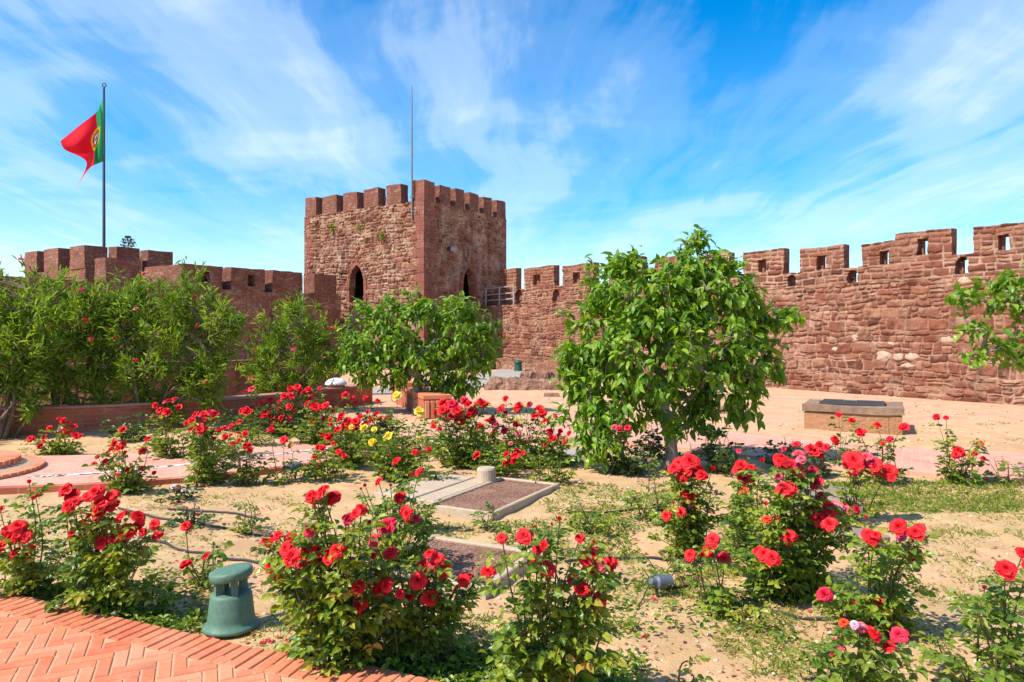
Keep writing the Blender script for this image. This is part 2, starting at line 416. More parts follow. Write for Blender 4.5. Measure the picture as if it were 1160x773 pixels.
M_POLE = plain('dark_pole_paint', (0.05, 0.055, 0.06), 0.45, 0.2, 30, 0.0)
M_BLACK = plain('black_rubber_hose', (0.055, 0.045, 0.05), 0.6, 0.4, 40, 0.0)
M_GLASS = plain('lamp_glass', (0.10, 0.11, 0.12), 0.1, 0.1, 20, 0.0)
M_WHITE = plain('white_dome', (0.80, 0.79, 0.76), 0.4, 0.12, 12, 0.0)
M_COVER = plain('black_cast_iron', (0.055, 0.05, 0.05), 0.7, 0.4, 25, 0.5)
M_TAN = stone_mat('tan_render_block', 0.7, 0.35, [(0.50, 0.24, 0.11), (0.56, 0.28, 0.135), (0.44, 0.21, 0.10)], (0.42, 0.24, 0.13), edge=0.03, distort=0.04, coursed=True, patches=0.3, pale=(0.55, 0.38, 0.24), streak=0.2, seed=6)
M_CAP = plain('weathered_cap_stone', (0.33, 0.21, 0.14), 0.95, 0.6, 14, 0.7)

def gravel():
    m, t, b, out = mat('brown_gravel')
    tc = t.node('ShaderNodeTexCoord').outputs['Object']
    v = t.node('ShaderNodeTexVoronoi'); t.link(tc, v.inputs['Vector']); v.inputs['Scale'].default_value = 75
    sc = t.node('ShaderNodeSeparateColor'); t.link(v.outputs['Color'], sc.inputs[0])
    c = t.ramp(sc.outputs[0], [(0, (0.12, 0.05, 0.03)), (0.5, (0.21, 0.095, 0.058)), (0.9, (0.28, 0.145, 0.095)), (1, (0.36, 0.22, 0.15))])
    g, _ = t.noise(tc, 3.0, 4); c = t.mix(t.ramp(g, [(0.45, 0), (0.7, 0.5)]), c, (0.40, 0.27, 0.18))
    setc(t, b, c); bump(t, b, t.math('SUBTRACT', 1.0, v.outputs['Distance']), 0.8, 0.01); return m
M_GRAVEL = gravel()

def soil():
    m, t, b, out = mat('sandy_soil')
    tc = t.node('ShaderNodeTexCoord').outputs['Object']
    g1, _ = t.noise(tc, 0.55, 5, 0.6); g2, _ = t.noise(tc, 4.0, 6, 0.65); g3, _ = t.noise(tc, 38.0, 5, 0.7); g4, _ = t.noise(tc, 150.0, 3, 0.6)
    c = t.ramp(g2, [(0.30, (0.52, 0.29, 0.14)), (0.52, (0.64, 0.395, 0.195)), (0.72, (0.70, 0.47, 0.25))])
    c = t.mix(t.ramp(g1, [(0.42, 0.0), (0.66, 0.6)]), c, (0.55, 0.31, 0.19)); g5, _ = t.noise(tc, 1.7, 6, 0.7, 0.6); c = t.mix(t.ramp(g5, [(0.34, 0.65), (0.50, 0.0)]), c, (0.43, 0.25, 0.13))
    # dry straw and low moss showing in the beds
    m2 = t.mapping(tc, loc=(3, 7, 0)); h1, _ = t.noise(m2, 1.3, 5, 0.65); h2, _ = t.noise(m2, 22.0, 4, 0.7)
    gf = t.math('MULTIPLY', t.ramp(h1, [(0.42, 0.0), (0.60, 1.0)]), t.ramp(h2, [(0.42, 0.0), (0.60, 0.8)]))
    sx = t.node('ShaderNodeSeparateXYZ'); t.link(tc, sx.inputs[0])
    gf = t.math('MULTIPLY', gf, t.ramp(t.math('DIVIDE', sx.outputs[1], 12.0), [(0.62, 1.0), (0.85, 0.12)]))
    yard = t.ramp(t.math('ADD', t.math('DIVIDE', sx.outputs[1], 20.0), t.math('MULTIPLY', t.math('SUBTRACT', g1, .5), .25)), [(0.52, 0.0), (0.70, 0.75)])   # the trodden reddish yard by the walls
    c = t.mix(yard, c, t.mix(t.ramp(g5, [(0.35, 1.0), (0.6, 0.0)]), (0.62, 0.385, 0.245), (0.53, 0.29, 0.18)))
    c = t.mix(gf, c, (0.36, 0.32, 0.10))
    c = t.mix(t.ramp(g3, [(0.30, 0.45), (0.46, 0.0)]), c, (0.30, 0.17, 0.09))
    c = t.mix(t.ramp(g4, [(0.60, 0.0), (0.72, 0.35)]), c, (0.80, 0.64, 0.45))
    setc(t, b, c); b.inputs['Roughness'].default_value = 0.95
    bump(t, b, t.math('ADD', t.math('MULTIPLY', g3, .7), t.math('MULTIPLY', g4, .4)), 0.75, 0.025); return m
M_SOIL = soil()

def brick_geo():
    m, t, b, out = mat('terracotta_brick')
    tc = t.node('ShaderNodeTexCoord').outputs['Object']
    v = attr(t)
    c = t.ramp(v, [(0, (0.52, 0.12, 0.05)), (0.35, (0.62, 0.165, 0.07)), (0.7, (0.66, 0.20, 0.09)), (1, (0.60, 0.25, 0.14))])
    g, _ = t.noise(tc, 9.0, 5, 0.65); g2, _ = t.noise(tc, 90.0, 4, 0.7); g3, _ = t.noise(tc, 1.2, 3, 0.6)
    c = t.mix(t.ramp(g, [(0.45, 0.0), (0.75, 0.4)]), c, (0.70, 0.33, 0.18))
    c = t.mix(t.ramp(g3, [(0.42, 0.0), (0.64, 0.4)]), c, (0.70, 0.34, 0.20))
    c = t.mix(t.ramp(g2, [(0.28, 0.4), (0.42, 0.0)]), c, (0.36, 0.12, 0.07))
    g4, _ = t.noise(tc, 2.6, 6, 0.7, 0.4); c = t.mix(t.ramp(g4, [(0.56, 0.0), (0.72, 0.45)]), c, (0.26, 0.12, 0.08))
    g6, _ = t.noise(tc, 28.0, 4, 0.75); c = t.mix(t.ramp(g6, [(0.58, 0.0), (0.70, 0.5)]), c, (0.68, 0.47, 0.30))
    setc(t, b, c); b.inputs['Roughness'].default_value = 0.8; bump(t, b, t.math('ADD', g2, g6), 0.5, 0.008); return m
M_BRICK = brick_geo()
M_MORTAR = plain('sandy_mortar', (0.58, 0.35, 0.21), 0.95, 0.3, 40, 0.4)

def brick_tex(name, c1, c2, mortar, w, h, ms, dust=(0.66, 0.40, 0.28), dustf=0.55):
    m, t, b, out = mat(name)
    uv = t.node('ShaderNodeTexCoord').outputs['UV']
    _, nc = t.noise(uv, 9.0, 2); p = t.vmath('ADD', uv, t.vmath('MULTIPLY', t.vmath('SUBTRACT', nc, (.5, .5, .5)), (0.012, 0.012, 0)))
    br = t.node('ShaderNodeTexBrick'); t.link(p, br.inputs['Vector']); br.inputs['Scale'].default_value = 1
    br.inputs['Brick Width'].default_value = w; br.inputs['Row Height'].default_value = h; br.inputs['Mortar Size'].default_value = ms
    br.inputs['Mortar Smooth'].default_value = 0.3
    br.inputs['Color1'].default_value = c1 + (1,); br.inputs['Color2'].default_value = c2 + (1,); br.inputs['Mortar'].default_value = mortar + (1,)
    g, _ = t.noise(uv, 1.6, 5, 0.65); g2, _ = t.noise(uv, 45.0, 4, 0.7)
    c = t.mix(t.ramp(g, [(0.38, 0.0), (0.66, dustf)]), br.outputs['Color'], dust)
    g3, _ = t.noise(uv, 4.5, 6, 0.72, 0.5); c = t.mix(t.ramp(g3, [(0.54, 0.0), (0.70, 0.5)]), c, (0.62, 0.44, 0.28)); c = t.mix(t.ramp(g3, [(0.30, 0.45), (0.44, 0.0)]), c, tuple(x * .55 for x in c1))
    c = t.mix(t.ramp(g2, [(0.3, 0.4), (0.45, 0.0)]), c, tuple(x * .5 for x in c1))
    setc(t, b, c); b.inputs['Roughness'].default_value = 0.88
    bump(t, b, t.math('ADD', t.math('MULTIPLY', br.outputs['Fac'], -0.6), t.math('MULTIPLY', g2, .5)), 0.6, 0.01); return m
M_PATH = brick_tex('pink_brick_paving', (0.60, 0.27, 0.19), (0.52, 0.21, 0.14), (0.64, 0.40, 0.30), 0.20, 0.10, 0.007, dust=(0.68, 0.42, 0.31))
M_LOWB = brick_tex('orange_brick_masonry', (0.46, 0.115, 0.055), (0.34, 0.08, 0.04), (0.38, 0.17, 0.10), 0.23, 0.075, 0.009, dust=(0.48, 0.18, 0.10), dustf=0.35)  # brick darkened to carry the shade on the low wall's face

def pebble_strip():
    m, t, b, out = mat('black_white_pebbles')
    uv = t.node('ShaderNodeTexCoord').outputs['Object']
    v = t.node('ShaderNodeTexVoronoi'); t.link(uv, v.inputs['Vector']); v.inputs['Scale'].default_value = 26
    sc = t.node('ShaderNodeSeparateColor'); t.link(v.outputs['Color'], sc.inputs[0])
    c = t.ramp(sc.outputs[0], [(0, (0.08, 0.06, 0.06)), (0.32, (0.12, 0.09, 0.09)), (0.42, (0.62, 0.52, 0.46)), (1, (0.74, 0.66, 0.6))])
    setc(t, b, c); bump(t, b, v.outputs['Distance'], -0.6, 0.01); return m
M_PEB = pebble_strip()

def leaf_mat(name, cols, trans=0.35, gloss=0.42):
    m, t, b, out = mat(name)
    v = attr(t); c = t.ramp(v, [(i / (len(cols) - 1), cc) for i, cc in enumerate(cols)])
    tc = t.node('ShaderNodeTexCoord').outputs['Object']; g, _ = t.noise(tc, 40.0, 3); c = t.mix(0.4, c, t.ramp(g, [(.3, .55), (.7, 1.0)]), 'MULTIPLY')
    setc(t, b, c); b.inputs['Roughness'].default_value = gloss; b.inputs['Specular IOR Level'].default_value = 0.45
    tr = t.node('ShaderNodeBsdfTranslucent'); t.link(t.mix(1.0, c, (1.5, 1.6, 0.6), 'MULTIPLY'), tr.inputs[0])
    ms = t.node('ShaderNodeMixShader'); ms.inputs[0].default_value = trans
    t.link(b.outputs[0], ms.inputs[1]); t.link(tr.outputs[0], ms.inputs[2]); t.link(ms.outputs[0], out.inputs[0]); return m
M_FIG = leaf_mat('broad_green_leaves', [(0.035, 0.11, 0.010), (0.11, 0.235, 0.014), (0.205, 0.345, 0.018), (0.34, 0.44, 0.03)])
M_FIGP = leaf_mat('lime_green_leaves', [(0.08, 0.18, 0.015), (0.15, 0.28, 0.02), (0.23, 0.36, 0.03), (0.32, 0.36, 0.05)])
M_OLE = leaf_mat('narrow_olive_leaves', [(0.045, 0.11, 0.018), (0.13, 0.235, 0.022), (0.235, 0.34, 0.03), (0.36, 0.42, 0.055)], 0.45)
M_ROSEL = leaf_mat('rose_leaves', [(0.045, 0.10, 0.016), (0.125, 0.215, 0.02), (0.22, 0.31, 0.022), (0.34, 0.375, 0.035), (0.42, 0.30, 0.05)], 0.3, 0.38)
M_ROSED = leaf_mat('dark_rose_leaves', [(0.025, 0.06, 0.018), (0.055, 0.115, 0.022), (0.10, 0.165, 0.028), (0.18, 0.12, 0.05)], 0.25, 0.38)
M_ROSEY = leaf_mat('yellow_green_rose_leaves', [(0.08, 0.16, 0.022), (0.15, 0.235, 0.025), (0.24, 0.30, 0.035), (0.40, 0.36, 0.05)], 0.35)
M_GRASS = leaf_mat('grass_blades', [(0.08, 0.17, 0.015), (0.19, 0.29, 0.025), (0.33, 0.37, 0.05), (0.50, 0.42, 0.15)], 0.35, 0.6)
M_PINE = leaf_mat('far_pine_needles', [(0.03, 0.07, 0.03), (0.05, 0.10, 0.04)], 0.2)
def bark(name, c1, c2):
    m, t, b, out = mat(name); tc = t.node('ShaderNodeTexCoord').outputs['Object']
    g, _ = t.noise(t.mapping(tc, scale=(1, 1, .3)), 18.0, 6, 0.7)
    setc(t, b, t.mix(t.ramp(g, [(.35, 0.), (.65, 1.)]), c1, c2)); b.inputs['Roughness'].default_value = .9; bump(t, b, g, .7, .02); return m
M_BARK = bark('grey_fig_bark', (0.16, 0.12, 0.09), (0.36, 0.31, 0.26))
M_OLEB = bark('brown_stem_bark', (0.10, 0.07, 0.045), (0.25, 0.18, 0.12))
M_CANE = bark('rose_cane', (0.10, 0.085, 0.03), (0.17, 0.13, 0.055))

def petal_mat(name, cols, edge=None):
    m, t, b, out = mat(name)
    v = attr(t); oi = t.node('ShaderNodeObjectInfo')
    f = t.math('ADD', t.math('MULTIPLY', v, .6), t.math('MULTIPLY', oi.outputs['Random'], .4))
    c = t.ramp(f, [(i / (len(cols) - 1), cc) for i, cc in enumerate(cols)])
    setc(t, b, c); b.inputs['Roughness'].default_value = .6; b.inputs['Specular IOR Level'].default_value = .25
    tr = t.node('ShaderNodeBsdfTranslucent'); t.link(c, tr.inputs[0])
    ms = t.node('ShaderNodeMixShader'); ms.inputs[0].default_value = .25
    t.link(b.outputs[0], ms.inputs[1]); t.link(tr.outputs[0], ms.inputs[2]); t.link(ms.outputs[0], out.inputs[0]); return m
M_PET = {
 'r': petal_mat('red_petals', [(0.62, 0.006, 0.012), (0.78, 0.014, 0.022), (0.86, 0.045, 0.05)]),
 'c': petal_mat('crimson_pink_petals', [(0.58, 0.008, 0.035), (0.74, 0.025, 0.065), (0.80, 0.09, 0.14)]),
 'd': petal_mat('dark_crimson_petals', [(0.30, 0.004, 0.02), (0.42, 0.01, 0.04), (0.55, 0.03, 0.07)]),
 'f': petal_mat('faded_pink_red_petals', [(0.70, 0.02, 0.05), (0.76, 0.10, 0.15), (0.80, 0.34, 0.36)]),
 'p': petal_mat('pale_pink_petals', [(0.72, 0.22, 0.36), (0.80, 0.50, 0.58), (0.82, 0.70, 0.72)]),
 'y': petal_mat('yellow_petals', [(0.80, 0.48, 0.01), (0.84, 0.62, 0.04), (0.86, 0.72, 0.20)]),
 'o': petal_mat('orange_red_petals', [(0.70, 0.02, 0.015), (0.75, 0.06, 0.02), (0.78, 0.12, 0.03)]),
}

# ------------------------------------------------------------------ ground
def grid_lines(a, b, c0, c1, fine, grow=1.10):
    out = list(np.arange(c0, c1 + 1e-6, fine)); s = fine; x = c1
    while x < b: s = min(s * grow, 120); x += s; out.append(x)
    s = fine; x = c0; lo = []
    while x > a: s = min(s * grow, 120); x -= s; lo.append(x)
    return np.array(lo[::-1] + out)
def ground_z(x, y):
    f = 1.0 if y < 14 else max(0.0, 1 - (y - 14) / 20)
    n = noise.noise(Vector((x * 1.1, y * 1.1, 3))) * .03 + noise.noise(Vector((x * 5, y * 5, 1))) * .016 + noise.noise(Vector((x * 14, y * 14, 7))) * .006
    return min(-0.004, -0.03 + n * f)
def ground():
    xs = grid_lines(-1500, 1500, -3.6, 4.6, .07); ys = grid_lines(-1500, 2500, 2.9, 7.6, .07)
    X, Y = np.meshgrid(xs, ys, indexing='ij')
    Z = np.array([[ground_z(x, y) if abs(x) < 40 and -5 < y < 40 else -.03 for y in ys] for x in xs])
    V = np.stack([X, Y, Z], -1).reshape(-1, 3); nx, ny = len(xs), len(ys)
    i = np.arange(nx - 1)[:, None] * ny + np.arange(ny - 1)[None]
    F = np.stack([i, i + ny, i + ny + 1, i + 1], -1).reshape(-1, 4)
    mb = MB(); mb.add(V, F); tag(mb.build('ground', M_SOIL, smooth=True), kind='structure')
ground()

def smooth_line(pts, n=6):
    pts = [Vector(p) for p in pts]; out = []
    for i in range(len(pts) - 1):
        p0 = pts[max(i - 1, 0)]; p1 = pts[i]; p2 = pts[i + 1]; p3 = pts[min(i + 2, len(pts) - 1)]
        for k in range(n):
            t = k / n
            out.append(0.5 * ((2 * p1) + (p2 - p0) * t + (2 * p0 - 5 * p1 + 4 * p2 - p3) * t * t + (3 * p1 - p0 - 3 * p2 + p3) * t ** 3))
    return out + [pts[-1]]
def strip(mb, cl, w0, w1, z, thick, mat=0):
    """flat band along a line from offset w0 to w1, with skirts; returns uv per vertex (along, across)"""
    n = len(cl); V = []; UV = []; s = 0
    for i, p in enumerate(cl):
        d = (cl[min(i + 1, n - 1)] - cl[max(i - 1, 0)]).normalized(); nn = Vector((-d.y, d.x, 0))
        if i: s += (cl[i] - cl[i - 1]).length
        for (w, zz) in ((w0, z - thick), (w0, z), (w1, z), (w1, z - thick)):
            V.append(p + nn * w + Vector((0, 0, zz))); UV.append((s, w))
    F = []
    for i in range(n - 1):
        for k in range(3): F.append((4*i+k+1, 4*i+k, 4*(i+1)+k, 4*(i+1)+k+1))
    mb.add(V, F, .5, mat); return UV
def strip_obj(name, cl, w0, w1, z, thick, m, kind='structure'):
    mb = MB(); UV = np.array(strip(mb, cl, w0, w1, z, thick)); me = mb.mesh(name, m)
    l = me.uv_layers.new(name='UVMap'); li = np.empty(len(me.loops), np.int32); me.loops.foreach_get('vertex_index', li)
    l.data.foreach_set('uv', UV[li].astype(np.float32).ravel())
    o = link(name, me); return tag(o, kind=kind) if kind else o

path_cl = smooth_line([(-10.5, 7.3, 0), (-7.2, 8.0, 0), (-5.3, 8.25, 0), (-4.0, 8.7, 0), (-2.5, 9.9, 0), (-1.0, 11.0, 0), (.6, 11.8, 0), (2.2, 11.2, 0), (3.5, 10.1, 0), (4.8, 9.1, 0), (6.6, 8.45, 0), (12, 8.1, 0)])
strip_obj('garden_path', path_cl, -.98, .98, .025, .08, M_PATH)
strip_obj('path_kerb', [p for p in path_cl if p.x < .6], -1.10, -.985, .032, .09, M_LOWB)
peb_cl = smooth_line([(-5.35, 7.72, 0), (-4.6, 8.05, 0), (-3.7, 8.7, 0), (-2.5, 9.75, 0), (-1.5, 10.4, 0)])
strip_obj('pebble_drain', peb_cl, -.05, .05, .031, .01, M_PEB)
strip_obj('concrete_walk', smooth_line([(-6.5, 19.0, 0), (-4.6, 19.6, 0), (-2.4, 21.0, 0), (-.9, 25, 0), (.0, 30, 0), (.6, 34.5, 0)]), -.9, .9, .02, .06, M_CONCG)

# front terrace: real bricks laid in herringbone inside a header course
edge_pts = [(-5.2, 5.23, 0), (-4.2, 4.76, 0), (-3.154, 4.296, 0), (-2.33, 3.94, 0), (-1.635, 3.65, 0), (-1.235, 3.485, 0), (-.675, 3.315, 0), (-.30, 3.15, 0), (.43, 2.84, 0), (1.6, 2.3, 0)]
edge = smooth_line(edge_pts, 10)
def terrace():
    mb = MB(); V = []; n = len(edge)
    for p in edge: V += [p + Vector((0, 0, .026)), Vector((p.x - .9, -2.5, .026))]
    mb.add(V, [(2*i, 2*i+1, 2*i+3, 2*i+2) for i in range(n - 1)])
    tag(mb.build('terrace_bedding', M_MORTAR), kind='structure')
    L = [0]
    for i in range(n - 1): L.append(L[-1] + (edge[i + 1] - edge[i]).length)
    def at(s):
        i = min(max(np.searchsorted(L, s) - 1, 0), n - 2); f = (s - L[i]) / (L[i + 1] - L[i])
        d = (edge[i + 1] - edge[i]).normalized(); return edge[i].lerp(edge[i + 1], f), d
    b = MB(); w, g, ln = .062, .008, .205; s = 0
    while s < L[-1] - .1:
        p, d = at(s + w / 2); nn = Vector((d.y, -d.x, 0)); a = random.uniform(-.02, .02)
        M = Matrix.Translation(p + nn * (ln / 2 + .002)) @ Matrix(((d.x, nn.x, 0, 0), (d.y, nn.y, 0, 0), (0, 0, 1, 0), (0, 0, 0, 1))) @ Matrix.Rotation(a, 4, 'Z')
        z = .034 + random.uniform(-.0015, .0015)
        brick(b, M, w / 2 - .002, ln / 2, z, tone=.4); s += w + g
    tag(b.build('terrace_border', M_BRICK), kind='structure')
    b = MB(); bw = .066; ang = R(24)
    D = [(e.x, e.y) for e in edge]
    for a in range(-90, 90):
        for c in range(-40, 40):
            for (ox, oy, hx, hy) in ((1.5, .5, 1.5, .5), (.5, 2.5, .5, 1.5)):
                x = (a + 3 * c + ox) * bw; y = (a - 3 * c + oy) * bw
                X = x * math.cos(ang) - y * math.sin(ang) - 1.8; Y = x * math.sin(ang) + y * math.cos(ang) + 2.6
                if not (-5.2 < X < 1.2 and .4 < Y < 5): continue
                dmin = 9; side = 0
                for i in range(0, n - 1, 2):
                    e0 = edge[i]; e1 = edge[min(i + 2, n - 1)]; d = (e1 - e0); l = d.length
                    t = ((X - e0.x) * d.x + (Y - e0.y) * d.y) / l / l
                    if -.2 <= t <= 1.2:
                        q = ((X - e0.x) * d.y - (Y - e0.y) * d.x) / l
                        if abs(q) < abs(dmin): dmin = q
                if dmin < .165 or dmin > 8: continue
                M = Matrix.Translation((X, Y, 0)) @ Matrix.Rotation(ang + random.uniform(-.015, .015), 4, 'Z')
                brick(b, M, hx * bw - .0042, hy * bw - .0042, .031 + random.uniform(-.001, .001))
    tag(b.build('terrace_paving', M_BRICK), kind='structure')
def brick(b, M, hx, hy, z, ch=.004, tone=1.0):
    V = [(-hx, -hy, 0), (hx, -hy, 0), (hx, hy, 0), (-hx, hy, 0), (-hx, -hy, z - ch), (hx, -hy, z - ch), (hx, hy, z - ch), (-hx, hy, z - ch),
         (-hx + ch, -hy + ch, z), (hx - ch, -hy + ch, z), (hx - ch, hy - ch, z), (-hx + ch, hy - ch, z)]
    b.add([M @ Vector(v) for v in V], [(0,1,5,4),(1,2,6,5),(2,3,7,6),(3,0,4,7),(4,5,9,8),(5,6,10,9),(6,7,11,10),(7,4,8,11),(8,9,10,11)], random.random() * tone)
terrace()

# ------------------------------------------------------------------ castle walls and towers
def wall_frame(o, d):
    """local x to the viewer's right along d, local y away from the viewer"""
    d = Vector((d[0], d[1])).normalized()
    return math.atan2(d.y, d.x)
def arch(u, z, cu, z0, w, h, pointed=False):
    if abs(u - cu) > w / 2 or z < z0: return False
    r = w / 2; x = abs(u - cu)
    if pointed:
        sp = h - r * 1.75
        if z < z0 + sp: return True
        return (x + r) ** 2 + ((z - z0 - sp) / 1.0) ** 2 < (2 * r) ** 2
    sp = h - r
    if z < z0 + sp: return True
    return x * x + (z - z0 - sp) ** 2 < r * r
def arch_marks(cu, w, n=8): return [cu - w / 2 + w * k / n for k in range(n + 1)]

# --- right curtain wall
RW0 = Vector((-2.35, 36.1)); RWd = Vector((13.45, -18.8)).normalized(); RWn = Vector((-RWd.y, RWd.x))
SETB = .55
PO = RW0 + RWn * SETB
LED = 3.05
def right_wall():
    t = thing('castle_wall', 'long red sandstone curtain wall with windowed merlons, right of the square tower', 'castle wall', (RW0.x, RW0.y, 0), wall_frame(RW0, RWd))
    Lw = 40.0
    us = lines([], 0, 29.5, .036) + lines([], 29.5, Lw, .3)[1:]; zs = lines([], -.3, LED, .034); mb = MB()
    solid2d(mb, us, zs, lambda u, z: True, 0, 2.2, .045, 4.0, masonry=Masonry(Lw, LED, (.12, .23), (.14, .52), .055, .022, 5))
    mb.build('wall_body', M_WALLG, t, uv=True)
    # foot of the wall, thicker towards the tower
    mb = MB(); solid2d(mb, lines([], 0, 11.5, .3), lines([], -.2, .52, .2), lambda u, z: True, -.42, -.03, .05, 9.0)
    mb.build('wall_foot', M_WALL, t, uv=True)
    # parapet strip with arched loopholes
    loops = [(588, 342, 8, 14), (630, 342, 8, 14), (675, 338, 8, 14), (897, 328, 9, 14), (966, 324, 9, 15), (1090, 311, 11, 20)]
    dist = lambda u: (PO + RWd * u).y
    A = []
    for (px, py, wpx, hpx) in loops:
        u = hit(px, PO, RWd); d = dist(u); k = d / F_PX
        dx = hit(px + wpx / 2, PO, RWd) - hit(px - wpx / 2, PO, RWd)
        A.append((u, max(zat(py, d), LED + .05), max(.30, dx * .95), hpx * k))
    for u in (1.2,): pass
    zt_at = lambda u: CREN(u)
    marks = []; zm = []
    for (u, z0, w, h) in A: marks += arch_marks(u, w, 8); zm += [z0, z0 + h - w / 2] + [z0 + h - w / 2 + w / 2 * math.sin(R(a)) for a in (30, 55, 75, 90)]
    segs = [(0, 12.5), (12.5, 40)]
    CR = [(0, 3.80), (8.5, 3.80), (9, 3.72), (15, 3.60), (19.5, 3.52), (23, 3.66), (40, 3.62)]
    cren = lambda u: float(np.interp(u, [c[0] for c in CR], [c[1] for c in CR]))
    def body_solid(u, z, slit):
        if z > cren(round(u * 2) / 2): return False
        for (cu, z0, w, h) in A:
            if slit:
                if arch(u, z, cu + .04, z0 + .04, .18, h - .08): return False
            elif arch(u, z, cu, z0, w, h): return False
        return True
    zs = lines(zm + [c[1] for c in CR], LED - .02, 3.9, .036)
    slm = []
    for (u, z0, w, h) in A: slm += arch_marks(u + .04, .18, 4); zm += [z0 + .04, z0 + h - .04]
    mb = MB(); solid2d(mb, lines(marks, 0, 29.5, .038), zs, lambda u, z: body_solid(u, z, False), SETB, SETB + .2, .026, 4.0, masonry=PM)
    mb.build('parapet', M_PARAG, t, uv=True)
    mb = MB(); solid2d(mb, lines(slm, 0, Lw, .25), lines(zm + [c[1] for c in CR], LED - .02, 3.9, .1), lambda u, z: body_solid(u, z, True), SETB + .204, SETB + .30, .0, 4.0)
    mb.build('parapet_back', M_PARA, t, uv=True)
    # merlons: left px, right px, top py (left), window (cx, cy, w, h) or None
    mer = [(562, 585, 305, None), (594, 628, 302.5, (608, 317, 8, 11)), (637.5, 673, 299.5, (653, 314.5, 8, 12)), (690, 727, 293, (708, 309, 8, 12)), (742, 772, 291.5, (757, 305, 8, 12)), (790, 826, 288, (808, 303, 9, 13)),
           (842, 888, 284, (863.5, 301, 9.5, 14)), (907, 956, 279.5, (931, 297, 10, 15)), (977, 1015, 275, (1002, 292, 11, 16)), (1014.2, 1078, 262, (1045, 280, 12.5, 18)), (1103, 1175, 254, (1137, 275, 13.5, 18)), (1205, 1290, 240, (1248, 266, 14, 20))]
    for (a, b, ty, win) in mer:
        u0, u1 = hit(a, PO, RWd), hit(b, PO, RWd); um = (u0 + u1) / 2; d = dist(um)
        zt = zat(ty, d); zb = min(cren(um), cren(u0), cren(u1)) - .02
        mk = []; zk = []; wz = None
        if win:
            wu = hit(win[0], PO, RWd); ww = hit(win[0] + win[2] / 2, PO, RWd) - hit(win[0] - win[2] / 2, PO, RWd); wd = dist(wu)
            wz = (zat(win[1] + win[3] / 2, wd), zat(win[1] - win[3] / 2, wd))
            mk = [wu - ww / 2, wu + ww / 2, wu - .09, wu + .09]; zk = list(wz) + [wz[0] + .03, wz[1] - .03]
        f = lambda u, z: not (win and abs(u - wu) < ww / 2 and wz[0] < z < wz[1])
        g = lambda u, z: not (win and abs(u - wu - .03) < .09 and wz[0] + .03 < z < wz[1] - .03)
        mk += [wu - .06, wu + .12] if win else []
        mb = MB(); us = lines(mk, u0, u1, .036); zs = lines(zk, zb, zt, .036)
        solid2d(mb, us, zs, f, SETB, SETB + .2, .028, 4.0, masonry=PM); us = lines(mk, u0, u1, .2); zs = lines(zk, zb, zt, .2); solid2d(mb, us, zs, g, SETB + .204, SETB + .30, .006, 4.0)
        mb.build('merlon', M_PARAG, t, uv=True)
    # a few pale boulders built into the face
    for (px, py, w, h) in ((1001, 404, 14, 11), (1034, 405, 13, 10), (1029, 415, 14, 6), (1010, 390, 8, 6), (1018, 405, 10, 8), (947, 396, 9, 5), (969, 384, 10, 8), (1093, 319, 12, 8), (1075, 386, 14, 9)):
        u = hit(px, RW0, RWd); d = (RW0 + RWd * u).y; k = d / F_PX
        V, F = blob(1.0, 2, .25, px); V = [(v[0] * w * k * .62 + u, v[1] * .07 + .0, v[2] * h * k * .55 + zat(py, d)) for v in V]
        mb = MB(); mb.add(V, F, .5); mb.build('pale_stone', M_PALE, t, smooth=True)
M_PALE = plain('pale_limestone', (0.50, 0.34, 0.24), 0.9, 0.3, 10, .5)
def blob(r, sub, amp, seed):
    import bmesh
    bm = bmesh.new(); bmesh.ops.create_icosphere(bm, subdivisions=sub + 1, radius=r)
    V = []
    for v in bm.verts:
        n = noise.noise(v.co.normalized() * 1.6 + Vector((seed * 1.37, 0, seed * .3))); V.append(tuple(v.co * (1 + amp * n * 1.6)))
    F = [tuple(x.index for x in f.verts) for f in bm.faces]; bm.free(); return V, F
right_wall()

